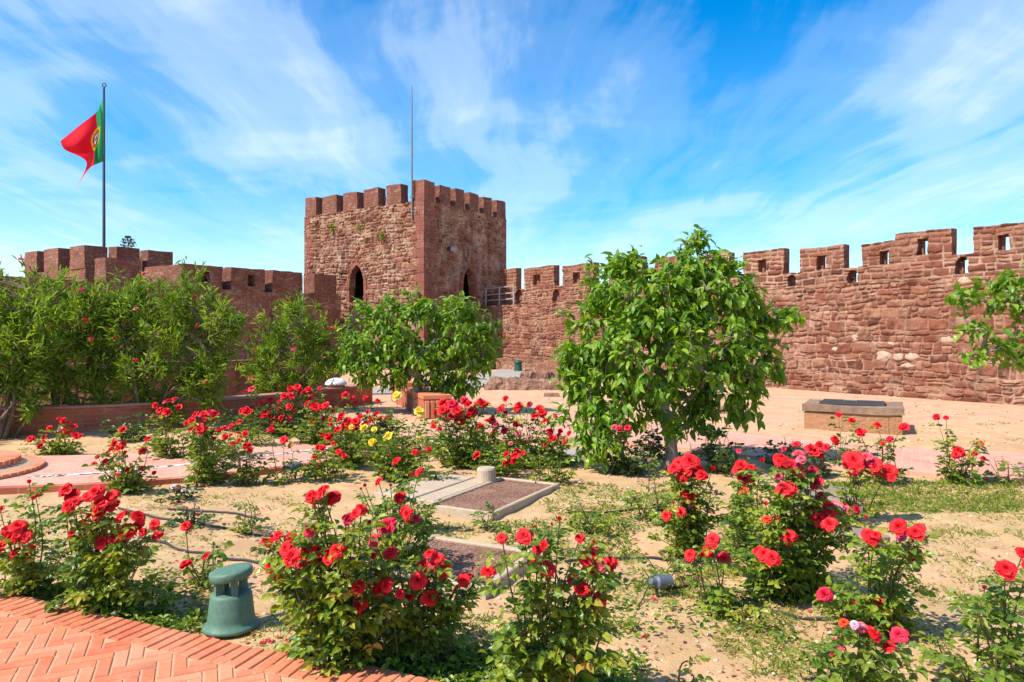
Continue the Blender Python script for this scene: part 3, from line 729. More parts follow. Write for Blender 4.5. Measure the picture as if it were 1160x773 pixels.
# --- square tower
TC = Vector((-3.975, 31.4)); Tr = Vector((.564, .826)); Tl = Vector((-.826, .564))
def tower():
    t = thing('castle_tower', 'square red sandstone tower with toothed battlements and two dark pointed doorways', 'tower', (TC.x, TC.y, 0), math.atan2(Tr.y, Tr.x))
    LR, LL, TOPZ, CRZ, TH = 6.45, 8.1, 8.62, 7.70, .34
    # right face: local x from corner
    d = lambda u: (TC + Tr * u).y
    du = hit(530.5, TC, Tr); zb = zat(341, d(du)); zt = zat(303, d(du))
    mb = MB(); us = lines(arch_marks(du, .92, 20), 0, LR, .05); ws = zt - zb
    zs = lines([zb] + [zb + ws * k / 28 for k in range(12, 29)], 1.8, CRZ, .05)
    solid2d(mb, us, zs, lambda u, z: not arch(u, z, du, zb, .92, ws, True), 0, TH, .045, 11.0, masonry=Masonry(LR, CRZ, (.13, .28), (.14, .5), .06, .028, 21))
    mb.build('wall', M_TOWERG, t, uv=True)
    # left face
    o = TC + Tl * LL; dd = -Tl; d2 = lambda u: (o + dd * u).y
    du2 = hit(404.5, o, dd); zb2 = zat(343, d2(du2)); zt2 = zat(300, d2(du2)); ws2 = zt2 - zb2
    ML = Matrix.Translation((0, LL, 0)) @ Matrix.Rotation(R(-90), 4, 'Z')
    mb = MB(); us = lines(arch_marks(du2, .98, 20), 0, LL - TH - .004, .05)
    zs = lines([zb2] + [zb2 + ws2 * k / 28 for k in range(12, 29)], 1.8, CRZ, .05)
    solid2d(mb, us, zs, lambda u, z: not arch(u, z, du2, zb2, .98, ws2, True), 0, TH, .045, 13.0, masonry=Masonry(LL, CRZ, (.13, .28), (.14, .5), .075, .030, 23))
    mb.build('wall', M_TOWERG, t, uv=True, M=ML)
    mb = MB(); mb.box((.0, .0, -.3), (LR - .61, LL - .61, 1.798)); mb.build('wall_base', M_TOWER, t, uv=True)
    mb = MB(); mb.box((TH + .01, LL - .6, -.3), (LR, LL, CRZ - .01)); mb.box((LR - .6, TH + .01, -.3), (LR, LL - .61, CRZ - .01)); mb.build('rear_walls', M_TOWER, t, uv=True)
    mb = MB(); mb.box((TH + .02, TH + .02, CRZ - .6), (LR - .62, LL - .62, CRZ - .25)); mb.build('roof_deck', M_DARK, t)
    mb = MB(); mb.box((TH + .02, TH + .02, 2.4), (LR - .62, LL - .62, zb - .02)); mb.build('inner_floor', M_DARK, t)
    # quoins: smooth corner stones standing a little proud
    mb = MB(); z = -.2; k = 0
    while z < CRZ - .02:
        h = random.uniform(.30, .46); h = min(h, CRZ - z); a, b_ = (.75, .45) if k % 2 else (.45, .75)
        mb.add(rough(box_v(-.035 - random.random() * .02, -.035 - random.random() * .02, z + .006, a, .3, z + h - .006, True, b_)[0], .012, 2, z), box_v(0, 0, 0, 1, 1, 1, True, 1)[1], random.random()); z += h; k += 1
    mb.build('corner_stones', M_QUOIN, t, uv=True)
    mb = MB(); mb2 = MB(); z = -.2; k = 0
    while z < CRZ - .02:
        h = random.uniform(.30, .46); h = min(h, CRZ - z); w = (.35, .62)[k % 2]
        mb.box((LR - w, -.03, z + .006), (LR + .03, .2, z + h - .006)); mb2.box((-.035, LL - w, z + .006), (.2, LL + .03, z + h - .006)); z += h; k += 1
    mb.build('corner_stones', M_QUOIN, t, uv=True); mb2.build('corner_stones', M_QUOIN, t, uv=True)
    # weathered stone surrounds of the doors
    for (M, cu, z0, w, h) in ((None, du, zb, .92, ws), (ML, du2, zb2, .98, ws2)):
        mb = MB(); us = lines(arch_marks(cu, w, 20) + arch_marks(cu, w + .36, 24), cu - w / 2 - .18, cu + w / 2 + .18, .2)
        zz = lines([z0 + h * k / 28 for k in range(12, 29)] + [z0 + (h + .2) * k / 28 for k in range(12, 29)], z0, z0 + h + .22, .2)
        solid2d(mb, us, zz, lambda u, z: arch(u, z, cu, z0, w + .36, h + .2, True) and not arch(u, z, cu, z0, w, h, True), -.05, .25, .012, 2.0)
        mb.build('door_surround', M_QUOIN, t, uv=True, M=M)
    # merlons
    th = .5
    mr = [(0, hit(492, TC, Tr))] + [(hit(a, TC, Tr), hit(b, TC, Tr)) for a, b in ((499, 510), (516, 526), (532, 542), (548, 557))] + [(hit(563, TC, Tr), LR)]
    for i, (a, b) in enumerate(mr):
        mb = MB(); solid2d(mb, lines([], a, b, .25), lines([], CRZ - .02, TOPZ + random.uniform(-.04, .04), .25), lambda u, z: True, 0 if i else -.03, th, .03, 11.0 + i)
        mb.build('merlon', M_MERL if i else M_QUOIN, t, uv=True)
    ml = [(0, hit(358, o, dd))] + [(hit(a, o, dd), hit(b, o, dd)) for a, b in ((365, 381), (388.5, 404.5), (412, 428.5), (437.5, 454))] + [(hit(467, o, dd), LL - th - .004)]
    for i, (a, b) in enumerate(ml):
        mb = MB(); solid2d(mb, lines([], a, b, .25), lines([], CRZ - .02, TOPZ + random.uniform(-.05, .04), .25), lambda u, z: True, 0, th, .03, 21.0 + i)
        mb.build('merlon', M_MERL, t, uv=True, M=ML)
    for k in range(5):      # far sides, seen through the gaps
        a = .3 + k * 1.25; mb = MB(); mb.box((a, LL - th, CRZ - .02), (a + .75, LL, TOPZ - .02)); mb.build('merlon', M_MERL, t, uv=True)
        a = .9 + k * 1.45; mb = MB(); mb.box((LR - th, a, CRZ - .02), (LR, a + .85, TOPZ - .02)); mb.build('merlon', M_MERL, t, uv=True)
    # tufts of weeds rooted in the joints
    for (px, py, n) in ((378, 258, 40), (434, 266, 30), (408, 256, 14)):
        u = hit(px, o, dd); q = o + dd * u; w = Vector((q.x, q.y, zat(py, q.y))) - Vector((TC.x, TC.y, 0))
        c = Vector((w.xy.dot(Tr), w.xy.dot(Tl), w.z)); mb = MB()
        Pp = np.array([c + Vector((-.05, random.gauss(0, .07), random.gauss(0, .11))) for _ in range(n)])
        Dd = np.array([(-random.uniform(.3, 1), random.gauss(0, .5), random.uniform(-.8, .4)) for _ in range(n)])
        leaves(mb, Pp, Dd, rng.uniform(.12, .25, n), .3, rng.uniform(.3, 1, n)); mb.build('wall_weeds', M_OLE, t)
    return t
def box_v(x0, y0, z0, a, y1, z1, L=False, b=1):
    """an L-shaped corner block: arm a along x, arm b along y"""
    q = .22
    pl = [(x0, y0), (a, y0), (a, q), (q, q), (q, b), (x0, b)]
    V = [(x, y, z0) for x, y in pl] + [(x, y, z1) for x, y in pl]
    F = [(i, (i + 1) % 6, 6 + (i + 1) % 6, 6 + i) for i in range(6)] + [(0, 3, 2, 1), (0, 5, 4, 3), (6, 7, 8, 9), (6, 9, 10, 11)]
    return V, F

# ------------------------------------------------------------------ leaves
def leaves(mb, P_, D_, L, wr, var, up=(0, 0, 1), fold=.22, curl=.12, full=False, jit=.5, mat=0):
    P_ = np.asarray(P_, float); D_ = np.asarray(D_, float); n = len(P_)
    if n == 0: return
    D_ = D_ / np.linalg.norm(D_, axis=1, keepdims=True)
    U = np.asarray(up, float) + rng.normal(0, jit, (n, 3)); S = np.cross(D_, U); S /= np.maximum(np.linalg.norm(S, axis=1, keepdims=True), 1e-6)
    N = np.cross(S, D_); L = np.broadcast_to(np.asarray(L, float), (n,))[:, None]; Wd = L * wr
    pt = lambda a, s, h: P_ + D_ * L * a + S * Wd * s + N * L * h
    var = np.broadcast_to(np.asarray(var, float), (n,))
    if full:
        V = np.stack([pt(0, 0, 0), pt(.32, .46, fold * wr), pt(.36, 0, curl * .5), pt(.32, -.46, fold * wr), pt(.70, .36, fold * wr - curl * .3), pt(.72, 0, -curl * .1), pt(.70, -.36, fold * wr - curl * .3), pt(1, 0, -curl)], 1)
        b = (np.arange(n) * 8)[:, None]
        q = np.concatenate([b + np.array([[1, 4, 5, 2]]), b + np.array([[2, 5, 6, 3]])]); tr = np.concatenate([b + np.array([x]) for x in ([0, 1, 2], [0, 2, 3], [4, 7, 5], [5, 7, 6])])
        mb.add(V.reshape(-1, 3), [q, tr], np.concatenate([np.tile(var, 2), np.tile(var, 4)]), mat)
    else:
        V = np.stack([pt(0, 0, 0), pt(.33, .5, fold * wr), pt(.72, .36, fold * wr - curl * .4), pt(1, 0, -curl), pt(.72, -.36, fold * wr - curl * .4), pt(.33, -.5, fold * wr)], 1)
        b = (np.arange(n) * 6)[:, None]
        q = np.concatenate([b + np.array([[0, 1, 2, 3]]), b + np.array([[0, 3, 4, 5]])]); mb.add(V.reshape(-1, 3), [q], np.tile(var, 2), mat)

tower()

# --- left curtain wall, its inner face turned from the sun
LWd = Vector((.564, .826)); LW1 = Vector((-8.35, 33.0)); LW0 = LW1 - LWd * 19.0
def left_wall():
    t = thing('castle_wall', 'shaded red sandstone curtain wall with blocky merlons behind the oleanders, left of the square tower', 'castle wall', (LW0.x, LW0.y, 0), wall_frame(LW0, LWd))
    d = lambda u: (LW0 + LWd * u).y
    CZ = 3.46; L = hit(386, LW0, LWd)
    mb = MB(); solid2d(mb, lines([], 0, L, .3), lines([], -.3, CZ, .28), lambda u, z: True, 0, 1.6, .05, 31.0); mb.build('wall_body', M_WALL, t, uv=True)
    for (a, b, ty, th, win) in ((206.5, 252, 298.5, 2.75, (233, 314, 9, 13)), (262, 300, 302.5, .9, (284.5, 318, 9, 13)), (309, 343, 306, .75, None), (356, 381, 310, .75, None), (120, 160, 292, .8, None)):
        u0, u1 = hit(a, LW0, LWd), hit(b, LW0, LWd); zt = zat(ty, d(u0)); mb = MB(); mk = []; zk = []; f = lambda u, z: True
        if win:
            wu = hit(win[0], LW0, LWd); k = d(wu) / F_PX; w = .36; z0, z1 = zat(win[1] + win[3] / 2, d(wu)), zat(win[1] - win[3] / 2, d(wu))
            mk = [wu - w / 2, wu + w / 2]; zk = [z0, z1]; f = lambda u, z: not (abs(u - wu) < w / 2 and z0 < z < z1)
        us = lines(mk, u0, u1, .25); zs = lines(zk, CZ - .02, zt, .22)
        solid2d(mb, us, zs, f, 0, .35, .03, 33.0)
        solid2d(mb, us, zs, lambda u, z: True, .354, th, .03, 33.0, ny=3)
        mb.build('merlon', M_MERL, t, uv=True)
left_wall()

# --- corner bastion at the far left
def bastion():
    C0 = Vector((-17.75, 29.0)); t = thing('castle_bastion', 'small battlemented corner bastion beneath the flagpole, at the left end of the walls', 'tower', (C0.x, C0.y, 0), math.atan2(.826, .564))
    r = Tr; l = Tl; CZ, TZ = 4.42, 5.32
    LR = hit(196, C0, r); LL = hit(28, C0, l); TH = .6
    mb = MB(); solid2d(mb, lines([], 0, LR, .3), lines([], -.3, CZ, .3), lambda u, z: True, 0, TH, .05, 41.0); mb.build('wall', M_MERL, t, uv=True)
    ML = Matrix.Translation((0, LL, 0)) @ Matrix.Rotation(R(-90), 4, 'Z'); o = C0 + l * LL
    mb = MB(); solid2d(mb, lines([], 0, LL - TH - .004, .3), lines([], -.3, CZ, .3), lambda u, z: True, 0, TH, .05, 43.0); mb.build('wall', M_MERL, t, uv=True, M=ML)
    mb = MB(); mb.box((TH + .01, LL - .6, -.3), (LR, LL, CZ - .01)); mb.box((LR - .6, TH + .01, -.3), (LR, LL - .61, CZ - .01)); mb.build('rear_walls', M_MERL, t, uv=True)
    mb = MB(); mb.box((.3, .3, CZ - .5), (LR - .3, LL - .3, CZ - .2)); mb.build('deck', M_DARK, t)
    def mer(u0, u1, zt, M=None, th=.7, y0=0):
        mb = MB(); solid2d(mb, lines([], u0, u1, .25), lines([], CZ - .02, zt, .25), lambda u, z: True, y0, th, .03, 44.0 + u0); mb.build('merlon', M_MERL, t, uv=True, M=M)
    mer(-.02, hit(122, C0, r), TZ + .03, None, 1.3)
    mer(hit(132, C0, r), hit(158, C0, r), TZ + .12); mer(hit(168, C0, r), LR, TZ + .1)
    mer(hit(50, o, -l), hit(66, o, -l), TZ + .1, ML); mer(0, hit(42, o, -l), TZ + .1, ML)
    for a in (.6, 2.3, 4.0):
        if a + .8 < LR: mb = MB(); mb.box((a, LL - .5, CZ - .02), (a + .8, LL, TZ)); mb.build('merlon', M_MERL, t, uv=True)
    for a in (1.2, 3.0, 4.8):
        if a + .8 < LL - .6: mb = MB(); mb.box((LR - .5, a, CZ - .02), (LR, a + .8, TZ)); mb.build('merlon', M_MERL, t, uv=True)
bastion()

# ------------------------------------------------------------------ flag, poles, fittings on the castle
def flag_pole():
    b = P(118, 300, 31.0); t = thing('flagpole', 'tall dark flagpole rising from the corner bastion', 'flagpole', (b.x, b.y, 4.2))
    top = zat(99, 31.0) - 4.2
    mb = MB(); mb.tube([(0, 0, 0), (0, 0, top * .45), (0, 0, top)], [.06, .05, .035], 10); mb.build('pole', M_POLE, t, smooth=True)
    mb = MB(); mb.tube([(.085 * math.sin(2 * math.pi * k / 12), 0, top + .09 - .085 * math.cos(2 * math.pi * k / 12)) for k in range(13)], .025, 6); mb.build('finial', M_POLE, t, smooth=True)
    mb = MB(); mb.tube([(-.07, 0, 1.2), (-.075, 0, top * .6), (-.05, 0, top - .05)], .008, 5); mb.tube([(-.075, 0, 1.15), (0, 0, 1.15)], .015, 5); mb.build('halyard', M_POLE, t)
flag_pole()
def flag_mat():
    m, t, b, out = mat('flag_cloth')
    uv = t.node('ShaderNodeTexCoord').outputs['UV']; s = t.node('ShaderNodeSeparateXYZ'); t.link(uv, s.inputs[0]); u, v = s.outputs[0], s.outputs[1]
    step = lambda a, th: t.math('GREATER_THAN', a, th)
    c = t.mix(step(u, .4), (0.04, 0.42, 0.16), (0.80, 0.008, 0.03))
    du = t.math('MULTIPLY', t.math('SUBTRACT', u, .4), 1.8); dv = t.math('MULTIPLY', t.math('SUBTRACT', v, .48), 1.2)
    r = t.math('SQRT', t.math('ADD', t.math('MULTIPLY', du, du), t.math('MULTIPLY', dv, dv)))
    ring = t.math('LESS_THAN', t.math('ABSOLUTE', t.math('SUBTRACT', r, .215)), .028)
    bandh = t.math('LESS_THAN', t.math('ABSOLUTE', t.math('ADD', dv, t.math('MULTIPLY', du, .45))), .022)
    bandv = t.math('LESS_THAN', t.math('ABSOLUTE', t.math('SUBTRACT', t.math('MULTIPLY', dv, .3), du)), .02)
    inside = t.math('LESS_THAN', r, .215)
    gold = t.math('MAXIMUM', ring, t.math('MULTIPLY', inside, t.math('MAXIMUM', bandh, bandv)))
    c = t.mix(gold, c, (0.80, 0.60, 0.02))
    def shield(w, hh):
        a = t.math('LESS_THAN', t.math('ABSOLUTE', du), w); top = t.math('LESS_THAN', dv, hh)
        low = t.math('GREATER_THAN', t.math('SUBTRACT', dv, t.math('MULTIPLY', t.math('MULTIPLY', du, du), 1.0 / w * .9)), -hh * 1.15)
        return t.math('MULTIPLY', t.math('MULTIPLY', a, top), low)
    c = t.mix(shield(.125, .14), c, (0.65, 0.01, 0.02)); c = t.mix(shield(.085, .10), c, (0.8, 0.8, 0.78))
    q = t.math('MINIMUM', t.math('ABSOLUTE', du), t.math('ABSOLUTE', dv))
    c = t.mix(t.math('MULTIPLY', t.math('LESS_THAN', q, .016), t.math('LESS_THAN', r, .062)), c, (0.02, 0.05, 0.35))
    setc(t, b, c); b.inputs['Roughness'].default_value = .8
    tr = t.node('ShaderNodeBsdfTranslucent'); t.link(c, tr.inputs[0]); ms = t.node('ShaderNodeMixShader'); ms.inputs[0].default_value = .4
    t.link(b.outputs[0], ms.inputs[1]); t.link(tr.outputs[0], ms.inputs[2]); t.link(ms.outputs[0], out.inputs[0]); return m
def flag():
    us = [0, .2, .4, .7, 1.0]
    rows = [[(117, 111, 0), (113.5, 119, .25), (108.5, 128, -.1), (88, 144, -.3), (68.5, 160, -.1)],
            [(117, 135, 0), (114.5, 139, .35), (110, 146, -.1), (90, 162, -.45), (74, 170, .1)],
            [(117, 159, 0), (114, 161, .4), (107.5, 167, -.25), (101, 176, .25), (98, 184, .5)],
            [(117, 183, 0), (112, 185, .25), (106, 187.6, -.15), (99.5, 193, .25), (87, 211, .1)]]
    nu, nv = 44, 28
    def cr(a, x):
        n = len(a); i = min(int(x), n - 2); t = x - i; p = [np.array(a[min(max(i + k, 0), n - 1)], float) for k in (-1, 0, 1, 2)]
        return .5 * (2 * p[1] + (p[2] - p[0]) * t + (2 * p[0] - 5 * p[1] + 4 * p[2] - p[3]) * t * t + (3 * p[1] - p[0] - 3 * p[2] + p[3]) * t ** 3)
    o = P(117.2, 183, 31.0); V = []; UV = []
    for j in range(nv + 1):
        for i in range(nu + 1):
            x = i / nu * 4; y = j / nv * 3
            q = cr([cr(r, x) for r in rows], y); w = i / nu
            dd = 31.0 + q[2] + .05 * w * math.sin(9 * w + 3 * j / nv * 2) + .02
            V.append(P(q[0], q[1], dd) - o); UV.append((float(np.interp(x, range(5), us)), 1 - j / nv))
    F = [(j*(nu+1)+i, (j+1)*(nu+1)+i, (j+1)*(nu+1)+i+1, j*(nu+1)+i+1) for j in range(nv) for i in range(nu)]
    mb = MB(); mb.add(V, F); me = mb.mesh('flag', flag_mat(), True)
    l = me.uv_layers.new(name='UVMap'); li = np.empty(len(me.loops), np.int32); me.loops.foreach_get('vertex_index', li); l.data.foreach_set('uv', np.array(UV)[li].astype(np.float32).ravel())
    ob = link('flag', me); ob.location = o; tag(ob, 'red and green national flag with gold emblem, drooping from the tall flagpole', 'flag')
flag()
def mast():
    o = TC + Tl * .62 - Tr * .10; t = thing('antenna_mast', 'thin grey mast fixed to the front corner of the square tower', 'mast', (o.x, o.y, 6.9))
    mb = MB(); top = zat(97, o.y) - 6.9; mb.tube([(0, 0, 0), (0, 0, top * .6), (0, 0, top)], [.045, .04, .02], 8); mb.build('pole', M_STEEL, t, smooth=True)
    for z in (.3, .95): mb = MB(); mb.box((-.08, -.03, z), (.08, .14, z + .06)); mb.build('bracket', M_STEEL, t)
mast()
def railing():
    a = RW0 + RWd * .35 + RWn * .18; b = RW0 + RWd * hit(582, RW0 + RWn * .18, RWd) + RWn * .18
    L = (b - a).length; t = thing('railing', 'grey metal railing on the wall walk beside the square tower', 'railing', (a.x, a.y, LED), wall_frame(a, RWd))
    for k in range(4): mb = MB(); mb.tube([(L * k / 3, 0, -.04), (L * k / 3, 0, .92)], .04, 6); mb.build('post', M_RAIL, t)
    for z in (.28, .56, .88): mb = MB(); mb.tube([(0, 0, z), (L, 0, z)], .032, 6); mb.build('rail', M_RAIL, t)
railing()
def flood():
    u = hit(507, TC, Tr); q = TC + Tr * u - Tl * .06; t = thing('floodlight', 'small grey floodlight bracketed high on the shaded face of the square tower', 'floodlight', (q.x, q.y, zat(282, q.y)), math.atan2(Tr.y, Tr.x))
    mb = MB(); mb.box((-.06, -.12, -.09), (.06, .06, .09)); mb.build('bracket', M_POLE, t)
    mb = MB(); mb.tube([(-.02, -.15, 0), (.14, -.34, -.05)], [.10, .15], 10); mb.build('housing', M_CONCG, t)
flood()

# ------------------------------------------------------------------ far tree
def far_tree():
    b = Vector(((145 - CX) / F_PX * 120, 120, 0)); t = thing('pine_tree', 'tiny distant pine top showing above the bastion merlons', 'tree', b)
    H = zat(267, 120); mb = MB(); mb.tube([(0, 0, 0), (0, 0, H * .6), (0, 0, H)], [.3, .18, .04], 6); mb.build('trunk', M_OLEB, t)
    mb = MB()
    for k in range(7):
        z = H - .4 - k * .55; rr = [.5, .9, 1.3, 1.4, 1.1, .9, .8][k]
        for a in range(7):
            th = a * .9 + k * .5 + random.uniform(-.2, .2); e = Vector((math.cos(th) * rr, math.sin(th) * rr, z + .25 * rr)); n = 14
            f = rng.uniform(.3, 1, n)[:, None]; Pp = np.array((0, 0, z)) * (1 - f) + np.array(e) * f
            leaves(mb, Pp, rng.normal(0, 1, (n, 3)) + (0, 0, .6), .32, .5, rng.random(n))
    mb.build('crown', M_PINE, t)
far_tree()

# ------------------------------------------------------------------ low walls, steps and stone things in the garden
def poly_wall(name, label, pts, w, h, m, cap=None, cat='low wall'):
    cl = smooth_line(pts, 5); t = thing(name, label, cat, cl[0]); o = cl[0]; cl = [p - o for p in cl]
    mb = MB(); UV = []; n = len(cl); V = []; s = 0; prof = [(-w/2, -.1), (-w/2, h), (w/2, h), (w/2, -.1)]
    us = [0, h + .1, h + .1 + w, 2 * h + .2 + w]
    for i, p in enumerate(cl):
        d = (cl[min(i+1, n-1)] - cl[max(i-1, 0)]).normalized(); nn = Vector((d.y, -d.x, 0))
        if i: s += (cl[i] - cl[i-1]).length
        for k, (a, z) in enumerate(prof): V.append(p + nn * (-a) + Vector((0, 0, z))); UV.append((s, us[k]))
    F = [(4*i+k, 4*(i+1)+k, 4*(i+1)+k+1, 4*i+k+1) for i in range(n-1) for k in range(3)] + [(0, 1, 2, 3), (4*n-1, 4*n-2, 4*n-3, 4*n-4)]
    mb.add(V, F); me = mb.mesh('masonry', m); l = me.uv_layers.new(name='UVMap'); li = np.empty(len(me.loops), np.int32); me.loops.foreach_get('vertex_index', li)
    l.data.foreach_set('uv', np.array(UV)[li].astype(np.float32).ravel()); link('masonry', me, t)
    if cap: mb = MB(); strip(mb, cl, -w/2 - .025, w/2 + .025, h + .045, .042); mb.build('coping', cap, t)
    return t
M_COPE = plain('terracotta_coping', (0.50, 0.24, 0.16), .85, .35, 12, .3)
poly_wall('brick_wall', 'low brick seat wall with terracotta coping running behind the oleanders', [(-11, 10.6, 0), (-8.6, 11.35, 0), (-7.1, 11.9, 0), (-5.6, 13.0, 0), (-4.3, 15.0, 0), (-3.55, 17.0, 0)], .34, .38, M_LOWB, M_COPE)
poly_wall('retaining_wall', 'knee to waist high red stone retaining wall in the shade behind the oleanders', [(-14, 13.4, 0), (-9.5, 14.2, 0), (-7.0, 15.6, 0), (-5.4, 17.6, 0), (-4.9, 19.0, 0)], .5, 1.02, M_WALL)
def brick_bench():
    a = Vector((-1.45, 13.55, 0)); b = Vector((-2.75, 17.4, 0)); d = (b - a); L = d.length; d.normalize()
    t = thing('brick_bench', 'orange brick bench wall with notched top behind the smaller tree', 'bench', a, math.atan2(d.y, d.x))
    mb = MB(); mb.box((0, -.26, -.1), (L, .26, .36)); mb.build('masonry', M_LOWB, t, uv=True)
    mb = MB(); s = -.02
    while s < L:
        brick(mb, Matrix.Translation((s + .05, 0, .363)), .044, .28, .075); s += .105
    mb.build('header_course', M_BRICK, t)
    mb = MB()
    for k in range(5): brick(mb, Matrix.Translation((-.035, -.21 + k * .105, .0)), .03, .036, .33)
    mb.build('end_pilaster', M_BRICK, t)
    mb = MB()
    for k in range(9): brick(mb, Matrix.Translation((L - 1.9 + k * .2, .12, .438)), .05, .09, .11)
    mb.build('notched_course', M_BRICK, t)
brick_bench()
def dome_lamp():
    p = P(378, 435, 16.3); t = thing('dome_lamp', 'white domed lamp on the end of the low brick seat wall', 'lamp', (p.x, 16.6, .425)); p.y = 16.6
    t.location = (-4.0, 15.85, .425)
    mb = MB(); mb.lathe([(.20, 0), (.20, .05), (.19, .06)], 24); mb.build('base', M_COPE, t)
    mb = MB(); mb.lathe([(.245, .055)] + [(.245 * math.cos(R(a)), .06 + .15 * math.sin(R(a))) for a in range(0, 86, 12)] + [(.01, .21)], 28); mb.build('dome', M_WHITE, t, smooth=True)
dome_lamp()
def basin():
    t = thing('brick_basin', 'round raised terracotta brick basin on the path at the left edge', 'basin', (-6.50, 7.95, .02))
    for nm, r0, r1, z in (('outer_ring', .76, .98, .05), ('inner_ring', .50, .74, .15)):
        mb = MB(); n = int(2 * math.pi * r1 / .095)
        for k in range(n):
            a = 2 * math.pi * k / n; M = Matrix.Rotation(a, 4, 'Z') @ Matrix.Translation(((r0 + r1) / 2, 0, 0)); brick(mb, M, (r1 - r0) / 2, math.pi * (r0 + r1) / 2 / n - .003, z + random.uniform(-.002, .002))
        mb.build(nm, M_BRICK, t)
    mb = MB(); mb.lathe([(.98, 0), (.98, .03), (.5, .14), (.5, .02), (.1, .02)], 48); mb.build('bedding', M_MORTAR, t)
basin()
def slab(name, label, a, e1, e2, rim, z, panel, top=.0, cat='slab'):
    """a framed panel: corner a, edges e1 and e2 on the ground"""
    a = Vector(a + (0,)); e1 = Vector(e1 + (0,)); L1 = e1.length; x = e1.normalized(); y = Vector((-x.y, x.x, 0)); L2 = Vector(e2 + (0,)).dot(y); 
    if L2 < 0: a = a + y * L2; L2 = -L2
    t = thing(name, label, cat, a, math.atan2(x.y, x.x))
    for lo, hi in (((-rim, -rim), (L1 + rim, 0)), ((-rim, L2), (L1 + rim, L2 + rim)), ((-rim, 0.0005), (0, L2 - .0005)), ((L1, .0005), (L1 + rim, L2 - .0005))):
        mb = MB(); V, F = rbox((lo[0], lo[1], -.08), (hi[0], hi[1], z)); mb.add(V, F); mb.build('kerb', M_CONC, t)
    mb = MB(); mb.box((0.001, 0.001, -.08), (L1 - .001, L2 - .001, z - .018)); mb.build('panel', panel, t)
    return t, L1, L2
def rbox(lo, hi, c=.008):
    x0, y0, z0 = lo; x1, y1, z1 = hi
    V = [(x0,y0,z0),(x1,y0,z0),(x1,y1,z0),(x0,y1,z0),(x0,y0,z1-c),(x1,y0,z1-c),(x1,y1,z1-c),(x0,y1,z1-c),(x0+c,y0+c,z1),(x1-c,y0+c,z1),(x1-c,y1-c,z1),(x0+c,y1-c,z1)]
    return V, [(3,2,1,0),(0,1,5,4),(1,2,6,5),(2,3,7,6),(3,0,4,7),(4,5,9,8),(5,6,10,9),(6,7,11,10),(7,4,8,11),(8,9,10,11)]
t, L1, L2 = slab('framed_slab', 'brown gravel panel in a pale concrete frame with a stone stub at its far corner', (-.735, 6.45), (.63, 1.16), (.54, -.31), .042, .045, M_GRAVEL)
cv = thing('concrete_cover', 'pale concrete cover plates beside the larger gravel panel', 'cover', t.location + Matrix.Rotation(t.rotation_euler.z, 3, 'Z') @ Vector((0, L2 + .06, 0)), t.rotation_euler.z)
mb = MB(); V, F = rbox((.1, 0, -.08), (L1, .22, .040)); mb.add(V, F); mb.build('edge_plate', M_CONC, cv)
mb = MB(); V, F = rbox((.1, .236, -.08), (L1 - .1, .72, .046)); mb.add(V, F); mb.build('cover_plate', M_CONC, cv)
mb = MB(); mb.box((.25, .222, -.05), (.95, .235, .03)); mb.build('slot', M_DARK, cv)
slab('framed_slab', 'brown gravel panel in concrete frame beside the tall front rose bush', (-.19 , 4.37), (.316, .65), (-.676, .47), .06, .045, M_GRAVEL)
def flat_stone(label, c, sx, sy, rz):
    V, F = rbox((-sx / 2, -sy / 2, -.06), (sx / 2, sy / 2, .05), .012); mb = MB(); mb.add(rough(V, .02, 3, c[0]), F); o = mb.build('stone_slab', M_SLAB); o.location = (c[0], c[1], 0); o.rotation_euler = (0, 0, rz); tag(o, label, 'slab')
M_SLAB = plain('brown_grey_slab', (0.34, 0.25, 0.19), .92, .45, 14, .6)
flat_stone('flat brown grey stone slab half hidden behind the large dense rose bush', (3.02, 6.85), .62, .72, R(-14))
flat_stone('small brown grey slab piece beside the four scarlet blooms at right', (2.76, 5.5), .26, .30, R(20))
slab('stone_slab', 'pale flat slab between the rose bushes left of the large tree trunk', (.12, 9.05), (.85, -.1), (0, .55), .05, .06, M_CONCG)
st = G(551, 548); t = thing('concrete_stub', 'short round concrete stub standing at the corner of the gravel panel', 'bollard', (st.x, st.y - .02, 0))
mb = MB(); mb.lathe([(.10, -.05), (.105, .03), (.102, .16), (.092, .178), (.03, .182)], 24); o = mb.build('post', M_CONC, t, smooth=False)

def stone_box():
    fl = Vector((5.07, 12.1, 0)); x = Vector((1.31, -.7, 0)); L = x.length; x.normalize()
    t = thing('stone_tank', 'low rectangular stone tank with a dark iron cover in front of the curtain wall', 'tank', fl, math.atan2(x.y, x.x))
    D = 1.30; mb = MB(); solid2d(mb, lines([], 0, L, .15), lines([], -.1, .275, .12), lambda u, z: True, 0, D, .008, 51.0, ny=8); mb.build('body', M_TAN, t, uv=True)
    for lo, hi in (((-.03, -.03), (L + .03, .22)), ((-.03, D - .2), (L + .03, D + .03)), ((-.03, .222), (.2, D - .202)), ((L - .22, .222), (L + .03, D - .202))):
        mb = MB(); solid2d(mb, lines([], lo[0], hi[0], .05), lines([], .278, .395, .04), lambda u, z: True, lo[1], hi[1], .018, 61.0 + lo[0], ny=max(3, int((hi[1] - lo[1]) / .05))); mb.build('cap_stone', M_CAP, t)
    mb = MB(); V, F = rbox((.23, .25, .30), (L - .25, D - .23, .425), .01); mb.add(V, F)
    mb.build('iron_cover', M_COVER, t)
    mb = MB(); mb.tube([(.6, .5, .42), (.6, .5, .46), (.8, .5, .46), (.8, .5, .42)], .012, 6); mb.build('handle', M_STEEL, t)
stone_box()
